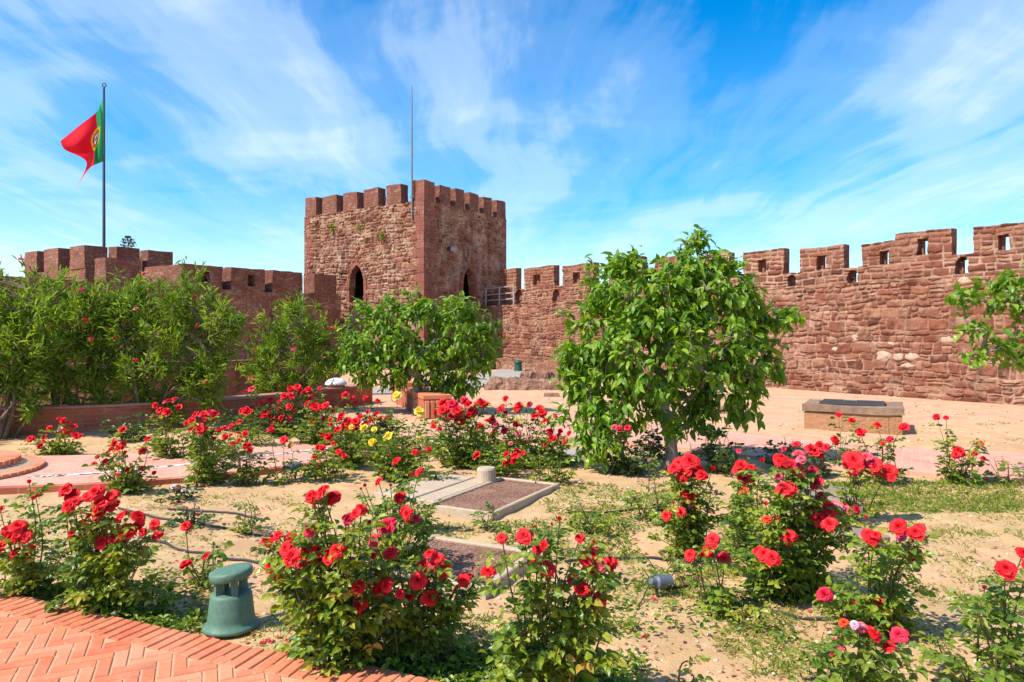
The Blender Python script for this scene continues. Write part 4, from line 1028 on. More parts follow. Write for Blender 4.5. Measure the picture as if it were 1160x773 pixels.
def ruin():
    for (cx, cy, sx, sy, h, lab) in ((.45, 21.6, 1.25, .9, .52, 'low eroded mound of earth and stones in front of the far curtain wall'), (4.45, 14.7, .28, .2, .16, 'small dark red stone lying on the dirt right of the large tree'), (1.05, 18.6, .22, .18, .12, 'small brown stone on the dirt below the eroded mound'), (3.75, 15.0, .2, .14, .1, 'small flat stone on the dirt behind the large tree trunk')):
        n = 60 if sx > 1 else 12; V = []; F = []
        for j in range(n + 1):
            for i in range(n + 1):
                x = i / n * 2 - 1; y = j / n * 2 - 1; q = max(abs(x), abs(y)); k = min(1, (1 - q) * 6)
                cr = noise.noise(Vector((x * 3 + cx, y * 3, 2))); f = h * (max(0, min(1, k * (1.1 + .6 * cr))) ** .5) * (1 if sx < 1 else (.60 + .10 * cr + .36 * (1 if (x - .25 * cr > -.1 and y + .2 * cr > .05) else 0)))
                e = 1 + .12 * noise.noise(Vector((x * 2 + cx, y * 2, 3)))
                V.append((x * sx * e, y * sy * e, f + .05 * h * 2 * noise.noise(Vector((x * 4, y * 4, cx))) * k - .06))
        F = [(j*(n+1)+i, j*(n+1)+i+1, (j+1)*(n+1)+i+1, (j+1)*(n+1)+i) for j in range(n) for i in range(n)]
        mb = MB(); mb.add(rough(V, .07 if sx > 1 else .012, 4, cx), F); o = mb.build('stone_mound' if sx > 1 else 'stone', M_RUIN, uv=True); o.location = (cx, cy, 0); tag(o, lab, 'mound' if sx > 1 else 'stone')
ruin()
def bin_():
    u = hit(587, RW0 - RWn * .9, RWd); q = RW0 - RWn * .9 + RWd * u; t = thing('ground_box', 'small green utility post at the foot of the far curtain wall', 'utility post', (q.x, q.y, 0))
    mb = MB(); mb.lathe([(.20, 0), (.18, .05), (.15, .36)], 14); mb.build('body', M_BOXG, t); mb = MB(); mb.lathe([(.19, .363), (.19, .42), (.12, .50), (.02, .52)], 14); mb.build('lid', M_BOXG, t)
bin_()

# ------------------------------------------------------------------ garden speaker and spotlights
def speaker():
    p = G(262, 707); t = thing('garden_speaker', 'green mushroom shaped garden speaker beside the brick terrace', 'speaker', (p.x, p.y, -.015), R(20)); t.scale = (.90, .90, .95)
    mb = MB(); mb.lathe([(.165, 0), (.168, .012), (.160, .022), (.142, .035), (.137, .06), (.122, .185), (.116, .200), (.10, .205), (.05, .206)], 48, sx=1.0, sy=.93); mb.build('base', M_GREEN, t, smooth=True)
    tilt = Matrix.Translation((0, 0, .305)) @ Matrix.Rotation(R(7), 4, Vector((-.5, -1, 0)).normalized())
    mb = MB(); mb.lathe([(.06, -.022), (.118, -.020), (.126, -.012), (.128, .018), (.122, .030), (.10, .034), (.04, .036)], 48, M=tilt); mb.build('lid', M_GREEN, t, smooth=True)
    for a in (205, 285, 30, 120):
        q = Vector((.078 * math.cos(R(a)), .078 * math.sin(R(a)), 0)); mb = MB()
        M = Matrix.Translation(q) @ Matrix.Rotation(R(a), 4, 'Z'); mb.box((-.022, -.016, .2), (.022, .016, .30), M=M); mb.build('leg', M_GREEN, t)
speaker()
def spot(px, py, label, aim, s=1.0):
    p = G(px, py); t = thing('spotlight', label, 'spotlight', (p.x, p.y, 0), aim, 'spotlights in the flower beds'); t.scale = (s, s, s)
    tl = Matrix.Translation((0, 0, .115)) @ Matrix.Rotation(R(-12), 4, 'X')
    mb = MB(); mb.lathe([(.02, -.075), (.030, -.07), (.034, -.02), (.056, .0), (.060, .07), (.060, .085)], 20, M=tl @ Matrix.Rotation(R(-90), 4, 'X')); mb.build('body', M_GREY, t, smooth=False)
    mb = MB(); mb.lathe([(.052, .086), (.05, .09), (.01, .092)], 20, M=tl @ Matrix.Rotation(R(-90), 4, 'X')); mb.build('lens', M_GLASS, t)
    V = []; n = 10
    for k in range(n + 1):
        a = math.pi * k / n
        for (y, r) in ((-.01, .062), (.14, .068), (.14, .064), (-.01, .058)): V.append(tl @ Vector((r * math.cos(a), y, r * math.sin(a))))
    mb = MB(); mb.add(V, [(4*k+j, 4*(k+1)+j, 4*(k+1)+(j+1)%4, 4*k+(j+1)%4) for k in range(n) for j in range(4)]); mb.build('hood', M_GREY, t)
    mb = MB(); mb.tube([(0, .0, .1), (0, .0, .03), (.01, .01, -.06)], [.016, .016, .008], 6); mb.build('stake', M_POLE, t)
    mb = MB(); mb.tube(smooth_line([(0, -.085, .10), (0, -.12, .05), (.02, -.17, .0), (.1, -.28, -.01), (.16, -.34, -.015)], 4), .006, 5); mb.build('cable', M_BLACK, t)
spot(744, 674, 'hooded grey garden spotlight on the sand right of the bottom centre rose bush', R(-62), .70)
spot(335, 540, 'small round garden spotlight beside the path kerb among the left roses', R(150), 1.0)
def hose(label, pts):
    w = [G(*p) for p in pts]; o = w[0].copy(); cl = smooth_line([q - o for q in w], 8)
    mb = MB(); mb.tube([c + Vector((noise.noise(Vector((c.x * 3, c.y * 3, 1))) * .02, noise.noise(Vector((c.x * 3, c.y * 3, 5))) * .02, max(ground_z(c.x + o.x, c.y + o.y), -.04) + .012)) for c in cl], .0095, 6)
    ob = mb.build('irrigation_hose', M_BLACK, smooth=True); ob.location = (o.x, o.y, 0); tag(ob, label, 'hose', 'irrigation hoses lying on the soil')
hose('dark irrigation hose crossing the sand from the path towards the speaker side', [(134, 573), (180, 583), (230, 592), (300, 603), (350, 607)])
hose('thin irrigation hose nearer the speaker than its neighbours', [(160, 607), (210, 620), (270, 632), (330, 640)])
hose('thin irrigation hose nearest the path kerb on the left', [(190, 573), (250, 578), (300, 586)])
hose('irrigation hose running right from the spotlight below the large rose bush', [(752, 663), (800, 661), (860, 668), (930, 676)])
hose('irrigation hose nearest the viewer in the right bed', [(810, 690), (860, 688), (920, 697), (975, 702)])
hose('irrigation hose across the middle bed right of the gravel panels', [(640, 632), (700, 628), (760, 630), (840, 640)])
hose('irrigation hose looping beneath the low green plants near the tree', [(640, 580), (690, 578), (735, 574), (790, 582)])

# ------------------------------------------------------------------ trees
def grow(base, trunk_top, tips, r0, bend=.15, seg=3):
    """nodes joined tip by tip to the nearest branch; radii by how much hangs on each node"""
    nodes = []; par = []
    k = 5
    for i in range(k + 1):
        q = base.lerp(trunk_top, i / k) + Vector((math.sin(i * 1.3) * .03, math.cos(i * 1.7) * .03, 0)) * (1 if 0 < i else 0); nodes.append(q); par.append(i - 1)
    order = sorted(tips, key=lambda q: (q - trunk_top).length)
    for q in order:
        best = None; bd = 1e9
        for i in range(k - 1, len(nodes)):
            n = nodes[i]; d = (n - q).length + .35 * max(0, n.z - q.z) + .12 * (n - trunk_top).length * .0
            if d < bd: bd = d; best = i
        a = nodes[best]; prev = best; mid = Vector((0, 0, bend * (q - a).length))
        for s in range(1, seg + 1):
            f = s / seg; nodes.append(a.lerp(q, f) + mid * math.sin(math.pi * f) * .6 + Vector(rng.normal(0, .018, 3)) * (s < seg)); par.append(prev); prev = len(nodes) - 1
    wgt = [0.0] * len(nodes); ch = [0] * len(nodes)
    for i in range(len(nodes) - 1, -1, -1):
        if wgt[i] == 0: wgt[i] = 1
        if par[i] >= 0: wgt[par[i]] += wgt[i] if True else 0
    mx = wgt[0]; rad = [max(.005, r0 * (w / mx) ** .48) for w in wgt]
    return nodes, par, rad
def tubes(mb, nodes, par, rad, lo=0, hi=None, sides=7):
    for i in range(len(nodes)):
        if par[i] < 0: continue
        p = par[i]; mb.tube([nodes[p], nodes[i]], [min(rad[p], rad[i] * 1.35), rad[i]], sides if rad[i] > .02 else 4, cap=False)
def lobes_tips(lobes, D, base, per, shell=.45):
    tips = []; k = D / F_PX
    for L in lobes:
        px, py, r = L[:3]; dd = L[3] if len(L) > 3 else 0
        c = P(px, py, D + dd) - base; rr = r * k
        for _ in range(max(3, int(per * (r * k) ** 2 / .1))):
            v = Vector(rng.normal(0, 1, 3)).normalized(); q = rr * random.uniform(shell, 1.0) ** .7
            tips.append((c + Vector((v.x, v.y * .95, v.z)) * q * (1.0 if random.random() > .12 else 1.22), c))
    return tips
def broad_tree(name, label, base_px, D, lobes, top_px, per, r0, leafL, m, nl=(9, 14), wr=.45, droop=.55, bm=M_BARK):
    b = G(*base_px); b = Vector(((base_px[0] - CX) / F_PX * D, D, -.03)); t = thing(name, label, 'tree', b)
    tp = lobes_tips(lobes, D, b, per); tt = P(top_px[0], top_px[1], D) - b
    nodes, par, rad = grow(Vector((0, 0, 0)), tt, [q for q, c in tp], r0)
    mb = MB(); tubes(mb, nodes[:6], par[:6], rad[:6], sides=12); mb.build('trunk', bm, t, smooth=True)
    mb = MB()
    for i in range(6, len(nodes)):
        p = par[i]; mb.tube([nodes[p], nodes[i]], [min(rad[p], rad[i] * 1.35), rad[i]], 7 if rad[i] > .02 else 4, cap=False)
    mb.build('branches', bm, t, smooth=True)
    mb = MB(); Pp = []; Dd = []; vv = []; LL = []
    for q, c in tp:
        out = (q - c); out = out.normalized() if out.length > 1e-3 else Vector((0, 0, 1)); tone = random.random()
        for k in range(random.randint(*nl)):
            off = Vector(rng.normal(0, .05, 3)) - out * random.uniform(0, .12); d = out * .45 + Vector(rng.normal(0, .62, 3)) + Vector((0, 0, -droop))
            Pp.append(q + off); Dd.append(d); LL.append(leafL * random.uniform(.6, 1.15)); vv.append(min(1, max(0, .32 + .5 * tone * random.random() + random.gauss(.12, .15))))
    leaves(mb, Pp, Dd, LL, wr, vv, full=True, curl=.18, jit=.45); mb.build('crown', m, t)
    return t
T1 = [(735, 345, 62), (788, 300, 32), (700, 325, 40), (770, 340, 50), (820, 330, 42), (855, 362, 36), (880, 360, 20), (690, 385, 52), (800, 390, 58), (845, 405, 42), (740, 400, 55, -.35), (665, 430, 34), (688, 455, 34, -.2), (670, 482, 28, -.1), (690, 500, 22, -.35), (830, 445, 36, .2), (780, 450, 36, .45), (720, 450, 36, .3), (655, 405, 25), (672, 515, 14, -.2), (765, 485, 18, -.25), (795, 470, 25, .2), (785, 278, 14), (792, 268, 8), (700, 300, 14), (672, 345, 16), (893, 352, 12), (648, 440, 14), (638, 470, 12), (870, 395, 14), (720, 295, 10), (845, 322, 12), (880, 412, 12)]
broad_tree('broadleaf_tree', 'large bright green tree with drooping broad leaves, in the middle of the garden', (760, 528), 8.45, T1, (750, 425), 16, .075, .155, M_FIG, (11, 16))
T2 = [(468, 380, 42), (420, 385, 38), (440, 358, 26), (500, 355, 30), (525, 378, 36), (398, 398, 24), (548, 395, 24), (530, 415, 28), (505, 432, 24), (440, 410, 34), (480, 410, 34), (410, 420, 18), (470, 345, 18), (525, 350, 18), (498, 450, 14), (555, 375, 14), (445, 430, 14), (415, 348, 12), (520, 438, 15)]
broad_tree('broadleaf_tree', 'smaller spreading green tree in front of the square tower', (472, 466), 14.4, T2, (475, 425), 13, .10, .17, M_FIG, (10, 15))
T3 = [(1085, 333, 14), (1110, 330, 16), (1140, 335, 22), (1155, 320, 20), (1105, 372, 18), (1100, 400, 16), (1125, 390, 14), (1145, 400, 20), (1158, 370, 18), (1190, 340, 40), (1200, 390, 40), (1250, 360, 60), (1300, 380, 60), (1250, 300, 45), (1320, 310, 50)]
broad_tree('fig_tree', 'lime green fig branches reaching in from the right edge', (1262, 545), 7.6, T3, (1255, 430), 16.0, .08, .135, M_FIGP, (8, 13), .62, .25)

def flower_mesh(name, m, layers, nl, nw, petal_w=.62, seed=0):
    rs = random.Random(seed); mb = MB()
    for k, (n, tilt, ln, z0) in enumerate(layers):
        for i in range(n):
            a = 2 * math.pi * (i + k * .37) / n + rs.uniform(-.25, .25); tl = tilt + rs.uniform(-.15, .15); L = ln * rs.uniform(.85, 1.12); V = []
            for s in range(nl + 1):
                f = s / nl; th = tl * (.35 + .75 * f) ; rr = L * f * math.sin(th) + .04; zz = z0 + L * f * math.cos(th) - (.12 * f ** 3 * (k > 1))
                wd = petal_w * ln * (math.sin(math.pi * min(1, .12 + .70 * f)) ** .8)
                for w in range(nw + 1):
                    q = (w / nw) * 2 - 1; cup = .22 * q * q * wd; rad = rr - cup * math.cos(th) + rs.uniform(-.025, .025); zq = zz + cup * math.sin(th) + rs.uniform(-.03, .03); sx = q * wd
                    V.append((rad * math.cos(a) - sx * math.sin(a), rad * math.sin(a) + sx * math.cos(a), zq))
            F = [(s*(nw+1)+w, s*(nw+1)+w+1, (s+1)*(nw+1)+w+1, (s+1)*(nw+1)+w) for s in range(nl) for w in range(nw)]
            mb.add(V, F, .15 + .75 * rs.random())
    return mb.mesh(name, m, smooth=True)
NEAR_L = [(4, .25, .42, .12), (5, .5, .55, .08), (6, .8, .75, .04), (7, 1.1, .92, 0.0), (8, 1.42, 1.02, -.04)]
FAR_L = [(4, .4, .55, .1), (5, .9, .85, .02), (6, 1.4, 1.0, -.02)]
BUD_L = [(4, .18, .9, 0), (4, .35, .95, -.05)]
FLW = {}
def flower(c, kind, v):
    key = (c, kind, v)
    if key not in FLW:
        FLW[key] = flower_mesh('rose_flower', M_PET[c], {'near': NEAR_L, 'far': FAR_L, 'bud': BUD_L}[kind], 3 if kind == 'near' else 2, 2, seed=hash((ord(c), len(kind), v)) % 999)
    return FLW[key]

# --- oleanders
def oleander(label, base_px, D, lobes, nst, per, nfl):
    b = Vector(((base_px[0] - CX) / F_PX * D, D, -.03)); t = thing('oleander_bush', label, 'shrub', b, 0, 'oleander shrubs along the low brick wall')
    tp = lobes_tips(lobes, D, b, per, .3); mb = MB(); fo = MB(); Pp = []; Dd = []; LL = []; vv = []
    random.shuffle(tp); k = D / F_PX
    stems = []
    for i in range(nst):
        q, c = tp[i % len(tp)]; a = 2 * math.pi * i / nst; r = Vector((math.cos(a) * .22 * random.random(), math.sin(a) * .22 * random.random(), 0)); mid = Vector((c.x * .45 + r.x * 1.6, c.y * .45 + r.y * 1.6, max(.5, c.z * .55)))
        pts = smooth_line([r, r.lerp(mid, .5) + Vector(rng.normal(0, .04, 3)), mid, mid.lerp(q, .55), q], 3); mb.tube(pts, list(np.linspace(.034, .008, len(pts))), 6); stems += [p for p in pts[4:]]
    for q, c in tp:
        s = min(stems, key=lambda p: (p - q).length + .5 * max(0, p.z - q.z)); mb.tube([s, s.lerp(q, .5) + Vector((0, 0, -.05)), q], [.009, .006, .004], 4, cap=False)
        out = (q - c).normalized() * .5 + Vector((0, 0, .6)); tone = random.random()
        for j in range(random.randint(20, 30)):
            f = random.random(); Pp.append(q - out * .34 * f + Vector(rng.normal(0, .04, 3))); Dd.append(out * .8 + Vector(rng.normal(0, .62, 3))); LL.append(random.uniform(.10, .18)); vv.append(min(1, max(0, .26 + .45 * tone + random.gauss(.10, .18))))
    mb.build('stems', M_OLEB, t, smooth=True); leaves(fo, Pp, Dd, LL, .20, vv, fold=.3, curl=.1); fo.build('foliage', M_OLE, t)
    up = sorted(tp, key=lambda x: x[0].y - x[0].z * .4)[:max(6, len(tp) // 2)]
    for i in range(nfl):
        q, c = random.choice(up); s = random.uniform(.035, .055)
        o = link('blossom', flower('c' if random.random() < .35 else 'f', 'far', i % 2), t); o.location = q + (q - c).normalized() * .03 + Vector((0, -.03, .02)); o.scale = (s, s, s * .8); o.rotation_euler = (random.uniform(.2, 1), 0, random.uniform(0, 6))
oleander('leftmost oleander shrub, cut by the left edge, with a leaning bare trunk', (2, 497), 11.0, [(-85, 380, 60), (-120, 430, 50), (-70, 430, 40), (-25, 345, 50), (-10, 395, 48), (22, 345, 34), (30, 395, 40), (10, 430, 26), (-40, 430, 40), (35, 452, 20)], 7, 11, 9)
oleander('unseen oleander shrub outside the left edge, added to shade the soil by the wall', (-205, 512), 9.6, [(-190, 400, 50), (-240, 415, 45), (-150, 415, 42), (-200, 440, 40), (-130, 440, 34)], 9, 9, 4)  # out of view, added to throw shade onto the soil before the low wall
oleander('oleander shrub with several upright grey stems, second from the left', (66, 484), 12.0, [(55, 328, 32, .2), (75, 365, 44), (45, 375, 38, .4), (95, 345, 34), (90, 405, 42), (60, 420, 34), (110, 430, 26), (85, 452, 22), (120, 460, 16)], 11, 10.5, 10)
oleander('widest oleander shrub with pink blossoms, below the wide merlon of the left wall', (165, 480), 12.3, [(140, 330, 30), (165, 365, 50), (205, 340, 40), (240, 362, 36), (130, 385, 42), (185, 405, 48), (235, 405, 36), (150, 425, 32), (262, 375, 20), (215, 425, 28), (150, 458, 22), (195, 455, 22), (235, 445, 18)], 14, 10, 26)
oleander('oleander shrub beside the smaller spreading tree, rightmost of the row', (322, 462), 14.6, [(330, 365, 34), (300, 385, 26), (358, 378, 26), (310, 415, 34), (350, 412, 34), (335, 345, 16), (375, 405, 16), (290, 412, 20), (300, 440, 18), (345, 440, 18)], 10, 9.5, 12)

# ------------------------------------------------------------------ roses
def parse(s, D, bx):
    out = []
    for e in s.split(';'):
        e = e.split(',')
        if len(e) >= 2: out.append((float(e[0]), float(e[1]), float(e[2]) if len(e) > 2 and e[2] else 8.0, e[3] if len(e) > 3 else 'r'))
    return out
NB = 0
def rose(label, bx, by, top, hw, fl='', dens=1.0, leafm=None, name='rose_bush', low=.0, fs=None, cat='rose bush'):
    global NB
    NB += 1
    g = G(bx, by, -.03); D = g.y; k = D / F_PX; hw = hw * (1.15 if D > 8 else 1.0); H = (by - top) * k * (1 if D > 0 else 1); Wm = hw * k; near = D < 6.3
    t = thing(name, label, cat, (g.x, g.y, -.03), 0, 'rose bushes in the flower beds' if cat == 'rose bush' else None)
    F_ = parse(fl, D, bx); canes = MB(); fo = MB(); Pp = []; Dd = []; LL = []; vv = []; tips = []
    for (fx, fy, s, c) in F_:
        dd = random.uniform(-1.05, -.45) * min(Wm, .42) * (.5 if abs(fx - bx) > hw * .7 else 1); q = P(fx, fy, D + dd) - g; q.z += .03; q.z = max(q.z, .08); tips.append((q, s * (D + dd) / F_PX, c))
    for (q, s, c) in list(tips):
        if random.random() < .38 and s / k > 4.2: tips.append((q + Vector((random.choice((-1, 1)) * random.uniform(1.0, 2.6) * s, random.uniform(-.5, .8) * s, random.uniform(-1.6, .9) * s)), s * random.uniform(.55, .8), c))
    n_extra = int((12 if near else 17) * dens * (Wm / .35) ** .7 * (H / .5) ** .4) + 2
    for _ in range(n_extra):
        a = random.uniform(0, 6.283); r = Wm * math.sqrt(random.random()) * .98; zz = H * (1 - .45 * (r / Wm) ** 2) * random.uniform(.30, 1.0); tips.append((Vector((r * math.cos(a), r * math.sin(a) * .9, zz)), 0, None))
    big = .052 if near else .060
    for (q, s, c) in tips:
        r0 = Vector((random.gauss(0, .05), random.gauss(0, .05), 0)) * (Wm / .35 + .3) + Vector((q.x, q.y, 0)) * .30
        mid = Vector((q.x * .62, q.y * .62, q.z * .55)) + Vector(rng.normal(0, .03, 3)); pts = smooth_line([r0, mid, q], 5)
        canes.tube(pts, list(np.linspace(.0055, .0022, len(pts))), 5 if near else 4, cap=False)
        Lc = (q - r0).length; nlv = max(3, int(Lc / (.031 if near else .045) * (.62 if s else 1.0) * (dens ** .5)))
        side = random.random(); tone = random.random()
        for j in range(nlv):
            f = random.uniform(.06, .97 if not s else .90); x = f * (len(pts) - 1); i = min(int(x), len(pts) - 2); base = pts[i].lerp(pts[i + 1], x - i)
            a = random.uniform(0, 6.283); ou = Vector((math.cos(a), math.sin(a), random.uniform(-.15, .6))).normalized(); ou = (ou + Vector((base.x, base.y, 0)) * .9 / max(Wm, .1)).normalized()
            rach = random.uniform(.05, .10); e = base + ou * rach + Vector((0, 0, -.01)); sd = ou.cross(Vector((0, 0, 1))); sd = sd.normalized() if sd.length > .01 else Vector((1, 0, 0))
            if near: canes.tube([base, e], .0013, 3, cap=False)
            lf = big * random.uniform(.7, 1.25); v0 = min(1, max(0, .12 + .45 * tone + random.gauss(.08, .16) + (.35 if random.random() < .03 else 0)))
            spec = [(1.0, ou, 1.0), (.72, ou * .45 + sd, .9), (.72, ou * .45 - sd, .9)] + ([(.32, ou * .35 + sd, .75), (.32, ou * .35 - sd, .75)] if near else [])
            for (ff, dr, ls) in spec:
                Pp.append(base + ou * rach * ff); Dd.append(dr + Vector(rng.normal(0, .15, 3)) + Vector((0, 0, -.18))); LL.append(lf * ls); vv.append(min(1, max(0, v0 + random.gauss(0, .06))))
    canes.build('canes', M_CANE, t, smooth=True)
    leaves(fo, Pp, Dd, LL, .66, vv, fold=.25, curl=.14, jit=.55, full=near); fo.build('foliage', leafm or M_ROSEL, t)
    i = 0
    for (q, s, c) in tips:
        if not s: continue
        kind = 'bud' if (s / k) < 5.1 and near else ('near' if D < 7 else 'far'); i += 1
        o = link('rose_bud' if kind == 'bud' else 'rose_flower', flower(c, kind, i % 4), t); o.location = q
        o.rotation_mode = 'QUATERNION'; ax = Vector((random.gauss(0, .35) + q.x * .4 - .3, -.6 + random.gauss(0, .3), .7)).normalized(); o.rotation_quaternion = ax.to_track_quat('Z', 'Y') @ Matrix.Rotation(random.uniform(0, 6), 3, 'Z').to_quaternion()
        s = s * random.uniform(.76, 1.0) * (1.0 if D < 7 else .98); o.scale = (s, s, s * random.uniform(.9, 1.15))
    return t

# foreground
rose('red rose bush in the left corner with a yellowing leaf, beside the brick terrace', 38, 676, 590, 58, '40,565,8;33,553,5;0,584,6;21,603,9;12,613,10;28,614,10;2,625,9;-8,618,9;18,616,8;8,606,8', 1.05)
rose('broad red rose bush at the left, full of blooms, leaning over the brick terrace edge', 118, 690, 585, 62, '75,561,9;82,567,9;78,580,9;88,574,6;101,569,9;109,564,9;113,577,11;126,579,11;127,568,8;113,590,8;126,600,9;102,607,8;116,620,9;132,615,10;143,608,10;154,604,9;156,592,9;175,600,7;138,618,9;148,612,8;97,598,4', 1.1)
rose('small flowerless rose plant just left of the green speaker', 180, 696, 640, 24, '', .9)
rose('thin sparse rose plant with three red blooms behind the green speaker', 232, 660, 612, 40, '210,645,8;234,635,7;211,602,6', .55, M_ROSEY)
rose('tall front rose bush crowned by many scarlet blooms, just right of the green speaker', 392, 752, 592, 88, '353,570,10;365,565,10;377,572,11;359,573,8;396,596,9,d;403,590,8;409,585,8;351,609,8,c;315,614,7;300,621,6,c;305,627,5,c;329,618,10;325,629,10;331,638,11;342,640,11;358,634,11;352,640,9;375,636,12;388,627,11;382,632,9;307,648,9;425,661,11;405,673,10;408,693,10;432,676,12;438,671,9', 1.05)
rose('front rose bush with crimson blooms hanging over the smaller gravel panel', 470, 748, 622, 58, '443,634,9;439,603,11,c;487,635,8;496,640,8;481,650,11;500,651,11;474,665,11;487,684,10;486,665,8,d;525,664,8;531,660,7;553,655,9;536,651,3;492,646,9,c;440,650,5,d', .95)
rose('sparse rose bush behind the tall front bush, left of the gravel panels', 445, 652, 545, 52, '414,556,5;429,551,6;453,569,7;458,584,8;469,593,10,c;462,588,7', .95)
rose('leafy rose bush with two small red blooms by the concrete cover plates', 468, 600, 535, 32, '475,539,6;467,543,5,c;449,527,7', .8)
rose('bottom centre rose bush with scarlet blooms on long stalks', 628, 792, 655, 78, '594,616,10;607,605,4;634,597,5;657,618,6;610,629,9;616,626,6;605,647,6;619,653,12;671,637,11;669,655,11;681,649,9,f;691,647,10;660,676,10;679,687,10;664,643,8', 1.15)
rose('rose bush beneath the large tree with a big scarlet cluster and pale pink blooms', 785, 628, 548, 48, '770,531,9;782,528,10;775,542,9;787,538,10;795,543,8;764,535,7;780,536,9;773,561,8;781,568,10;776,565,7;755,589,8;812,563,5,p;806,558,5,p;783,580,5,p;791,581,5,c;763,575,4,o;779,603,3,o', .95)
rose('low rose plant with three separate red blooms, right of the grey spotlight', 812, 684, 640, 44, '808,618,9;782,635,8;820,639,10', .75)
rose('bare stemmed rose bush right behind the grey spotlight', 752, 662, 605, 36, '', .6, M_ROSEY)
rose('large dense rose bush at the right, its blooms piled up to the top', 888, 668, 535, 78, '890,561,11;882,545,7,f;885,528,9;891,530,9;897,533,9,c;867,577,5,o;868,595,6,o;903,537,9;905,522,8,f;908,527,7,f;921,540,8,d;925,553,9,c;921,580,9;938,582,10;947,581,9,f;930,569,7;933,597,13;927,594,10;940,600,9;894,614,9;901,611,9,c;970,583,7,c;981,593,5,f;866,634,10;875,638,9;868,646,6;860,631,8', 1.2)
rose('light green rose bush between the scarlet clusters and the large dense bush', 838, 615, 522, 34, '840,533,9;851,535,7;843,547,8;850,547,6,o;843,562,7,o;836,537,7', .9, M_ROSEY)
rose('rose bush with four scarlet blooms at its top, near the sandy patch at right', 985, 718, 620, 62, '989,617,10;984,613,8;1018,604,11;1021,615,8,f;1037,610,10;1035,635,10;1041,606,7;934,680,11,c;996,688,8;967,690,4', 1.2)
rose('yellow-leaved rose bush with faded pink blooms at the bottom edge', 975, 792, 715, 72, '975,719,8,f;968,716,6,p;990,728,10;984,724,8;1018,728,11,c;956,714,7,o;952,741,7,f', .95, M_ROSEY)
rose('pale green rose bush cut by the bottom right corner', 1122, 792, 672, 62, '1139,653,11;1159,635,8;1115,675,5,f;1082,680,3', 1.2, M_ROSEY)
# right middle
rose('rose bush with small round blooms in front of the stone tank', 1002, 546, 492, 36, '965,480,5;975,493,6;994,485,6;1024,487,6;1000,506,4,o;1008,501,5,c', .75, M_ROSEY)
rose('narrow rose bush with one red bloom left of the stone tank front', 955, 528, 488, 20, '950,473,4;946,502,7', .8)
rose('tall stalked rose plant with four large crimson blooms right of the dense bush', 962, 590, 545, 22, '967,526,13;972,532,9;981,522,8,f;989,532,11;1007,539,11;967,538,7,c;984,527,7,c', .5)
rose('small dark rose bush with a crimson cluster at its top', 928, 538, 505, 24, '902,507,6,c;923,515,8;929,508,7;936,510,6,c;918,512,7;888,512,4,c', .8, M_ROSED)
rose('upright rose bush on the grass strip at the right, with one red cluster', 1085, 548, 482, 26, '1061,476,5;1086,515,7;1083,519,6;1110,506,5;1104,517,5', .85)
rose('thin flowerless rose plant nearest the right edge of the grass strip', 1138, 549, 503, 22, '', .55, M_ROSEY)
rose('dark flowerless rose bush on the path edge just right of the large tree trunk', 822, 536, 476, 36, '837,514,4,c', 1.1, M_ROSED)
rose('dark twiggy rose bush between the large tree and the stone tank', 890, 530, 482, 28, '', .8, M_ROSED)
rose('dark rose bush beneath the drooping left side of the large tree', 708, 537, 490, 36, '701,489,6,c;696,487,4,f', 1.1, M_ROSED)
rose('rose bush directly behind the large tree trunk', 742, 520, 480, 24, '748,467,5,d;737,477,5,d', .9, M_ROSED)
rose('low green plant with one pink bud between the gravel panel and the tree', 668, 604, 566, 28, '658,577,5,p', .65)
rose('low plant with pale buds on the sand in front of the tree trunk', 738, 590, 548, 28, '736,527,5,p;740,557,4,p;743,568,4,p', .6, M_ROSEY)
# left middle
rose('small red rose bush in the shade of the leftmost oleanders', 64, 514, 488, 27, '56,488,4.5;35,500,5;51,499,5.5;46,508,5.5;76,482,6;76,491,5.5;85,496,5.5;71,479,4.5;68,489,4,p', .9)
rose('low dark green shrub without flowers at the foot of the widest oleander', 146, 499, 464, 26, '', 1.1, M_ROSED)
rose('red rose bush standing on the pink path kerb at the left', 143, 558, 505, 26, '107,529,4;111,521,4.5;122,517,4.5;120,527,5;130,506,5;135,512,6;139,507,5;139,490,5;162,515,6;163,534,4.5;145,536,4.5;168,501,5', .9)
rose('rose bush topped with crimson blooms beneath the widest oleander', 195, 522, 470, 30, '190,458,6,c;181,468,6;189,470,6;198,456,5,c;203,465,5;184,474,5;176,462,4', 1.0)
rose('full rose bush on the kerb whose blooms form a ring of red', 236, 549, 498, 34, '222,474,5;231,473,6;243,474,6;239,471,5,c;217,480,5;217,486,5;222,492,6;228,490,6;234,489,5;240,493,5;242,501,4.5;226,486,5;217,490,5', 1.05)
rose('sparse rose bush on the kerb with a few red blooms, right of the ringed one', 282, 549, 508, 26, '278,495,5;265,507,5;271,502,4;280,508,5.5;283,513,4', .75, M_ROSEY)
rose('small rose bush behind the path with a flat red cluster', 294, 508, 480, 22, '279,469,6;274,468,5;284,469,5;271,481,5', .85)
rose('sparse rose bush beside the small round spotlight', 326, 547, 510, 26, '322,502,6;307,490,5;356,522,5', .7, M_ROSEY)
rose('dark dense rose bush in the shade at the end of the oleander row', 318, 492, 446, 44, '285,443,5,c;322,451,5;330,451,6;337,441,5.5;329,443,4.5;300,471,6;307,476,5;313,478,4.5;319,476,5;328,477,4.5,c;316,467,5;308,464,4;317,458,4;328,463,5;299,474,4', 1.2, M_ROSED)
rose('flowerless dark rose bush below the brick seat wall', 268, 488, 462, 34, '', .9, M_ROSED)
rose('rose bush in front of the domed lamp with scattered red blooms', 362, 505, 450, 40, '348,460,5;356,463,6.5;356,480,5;349,444,5;352,448,4,c;369,462,5;364,464,5;391,450,5;362,493,5;366,496,4', 1.1)
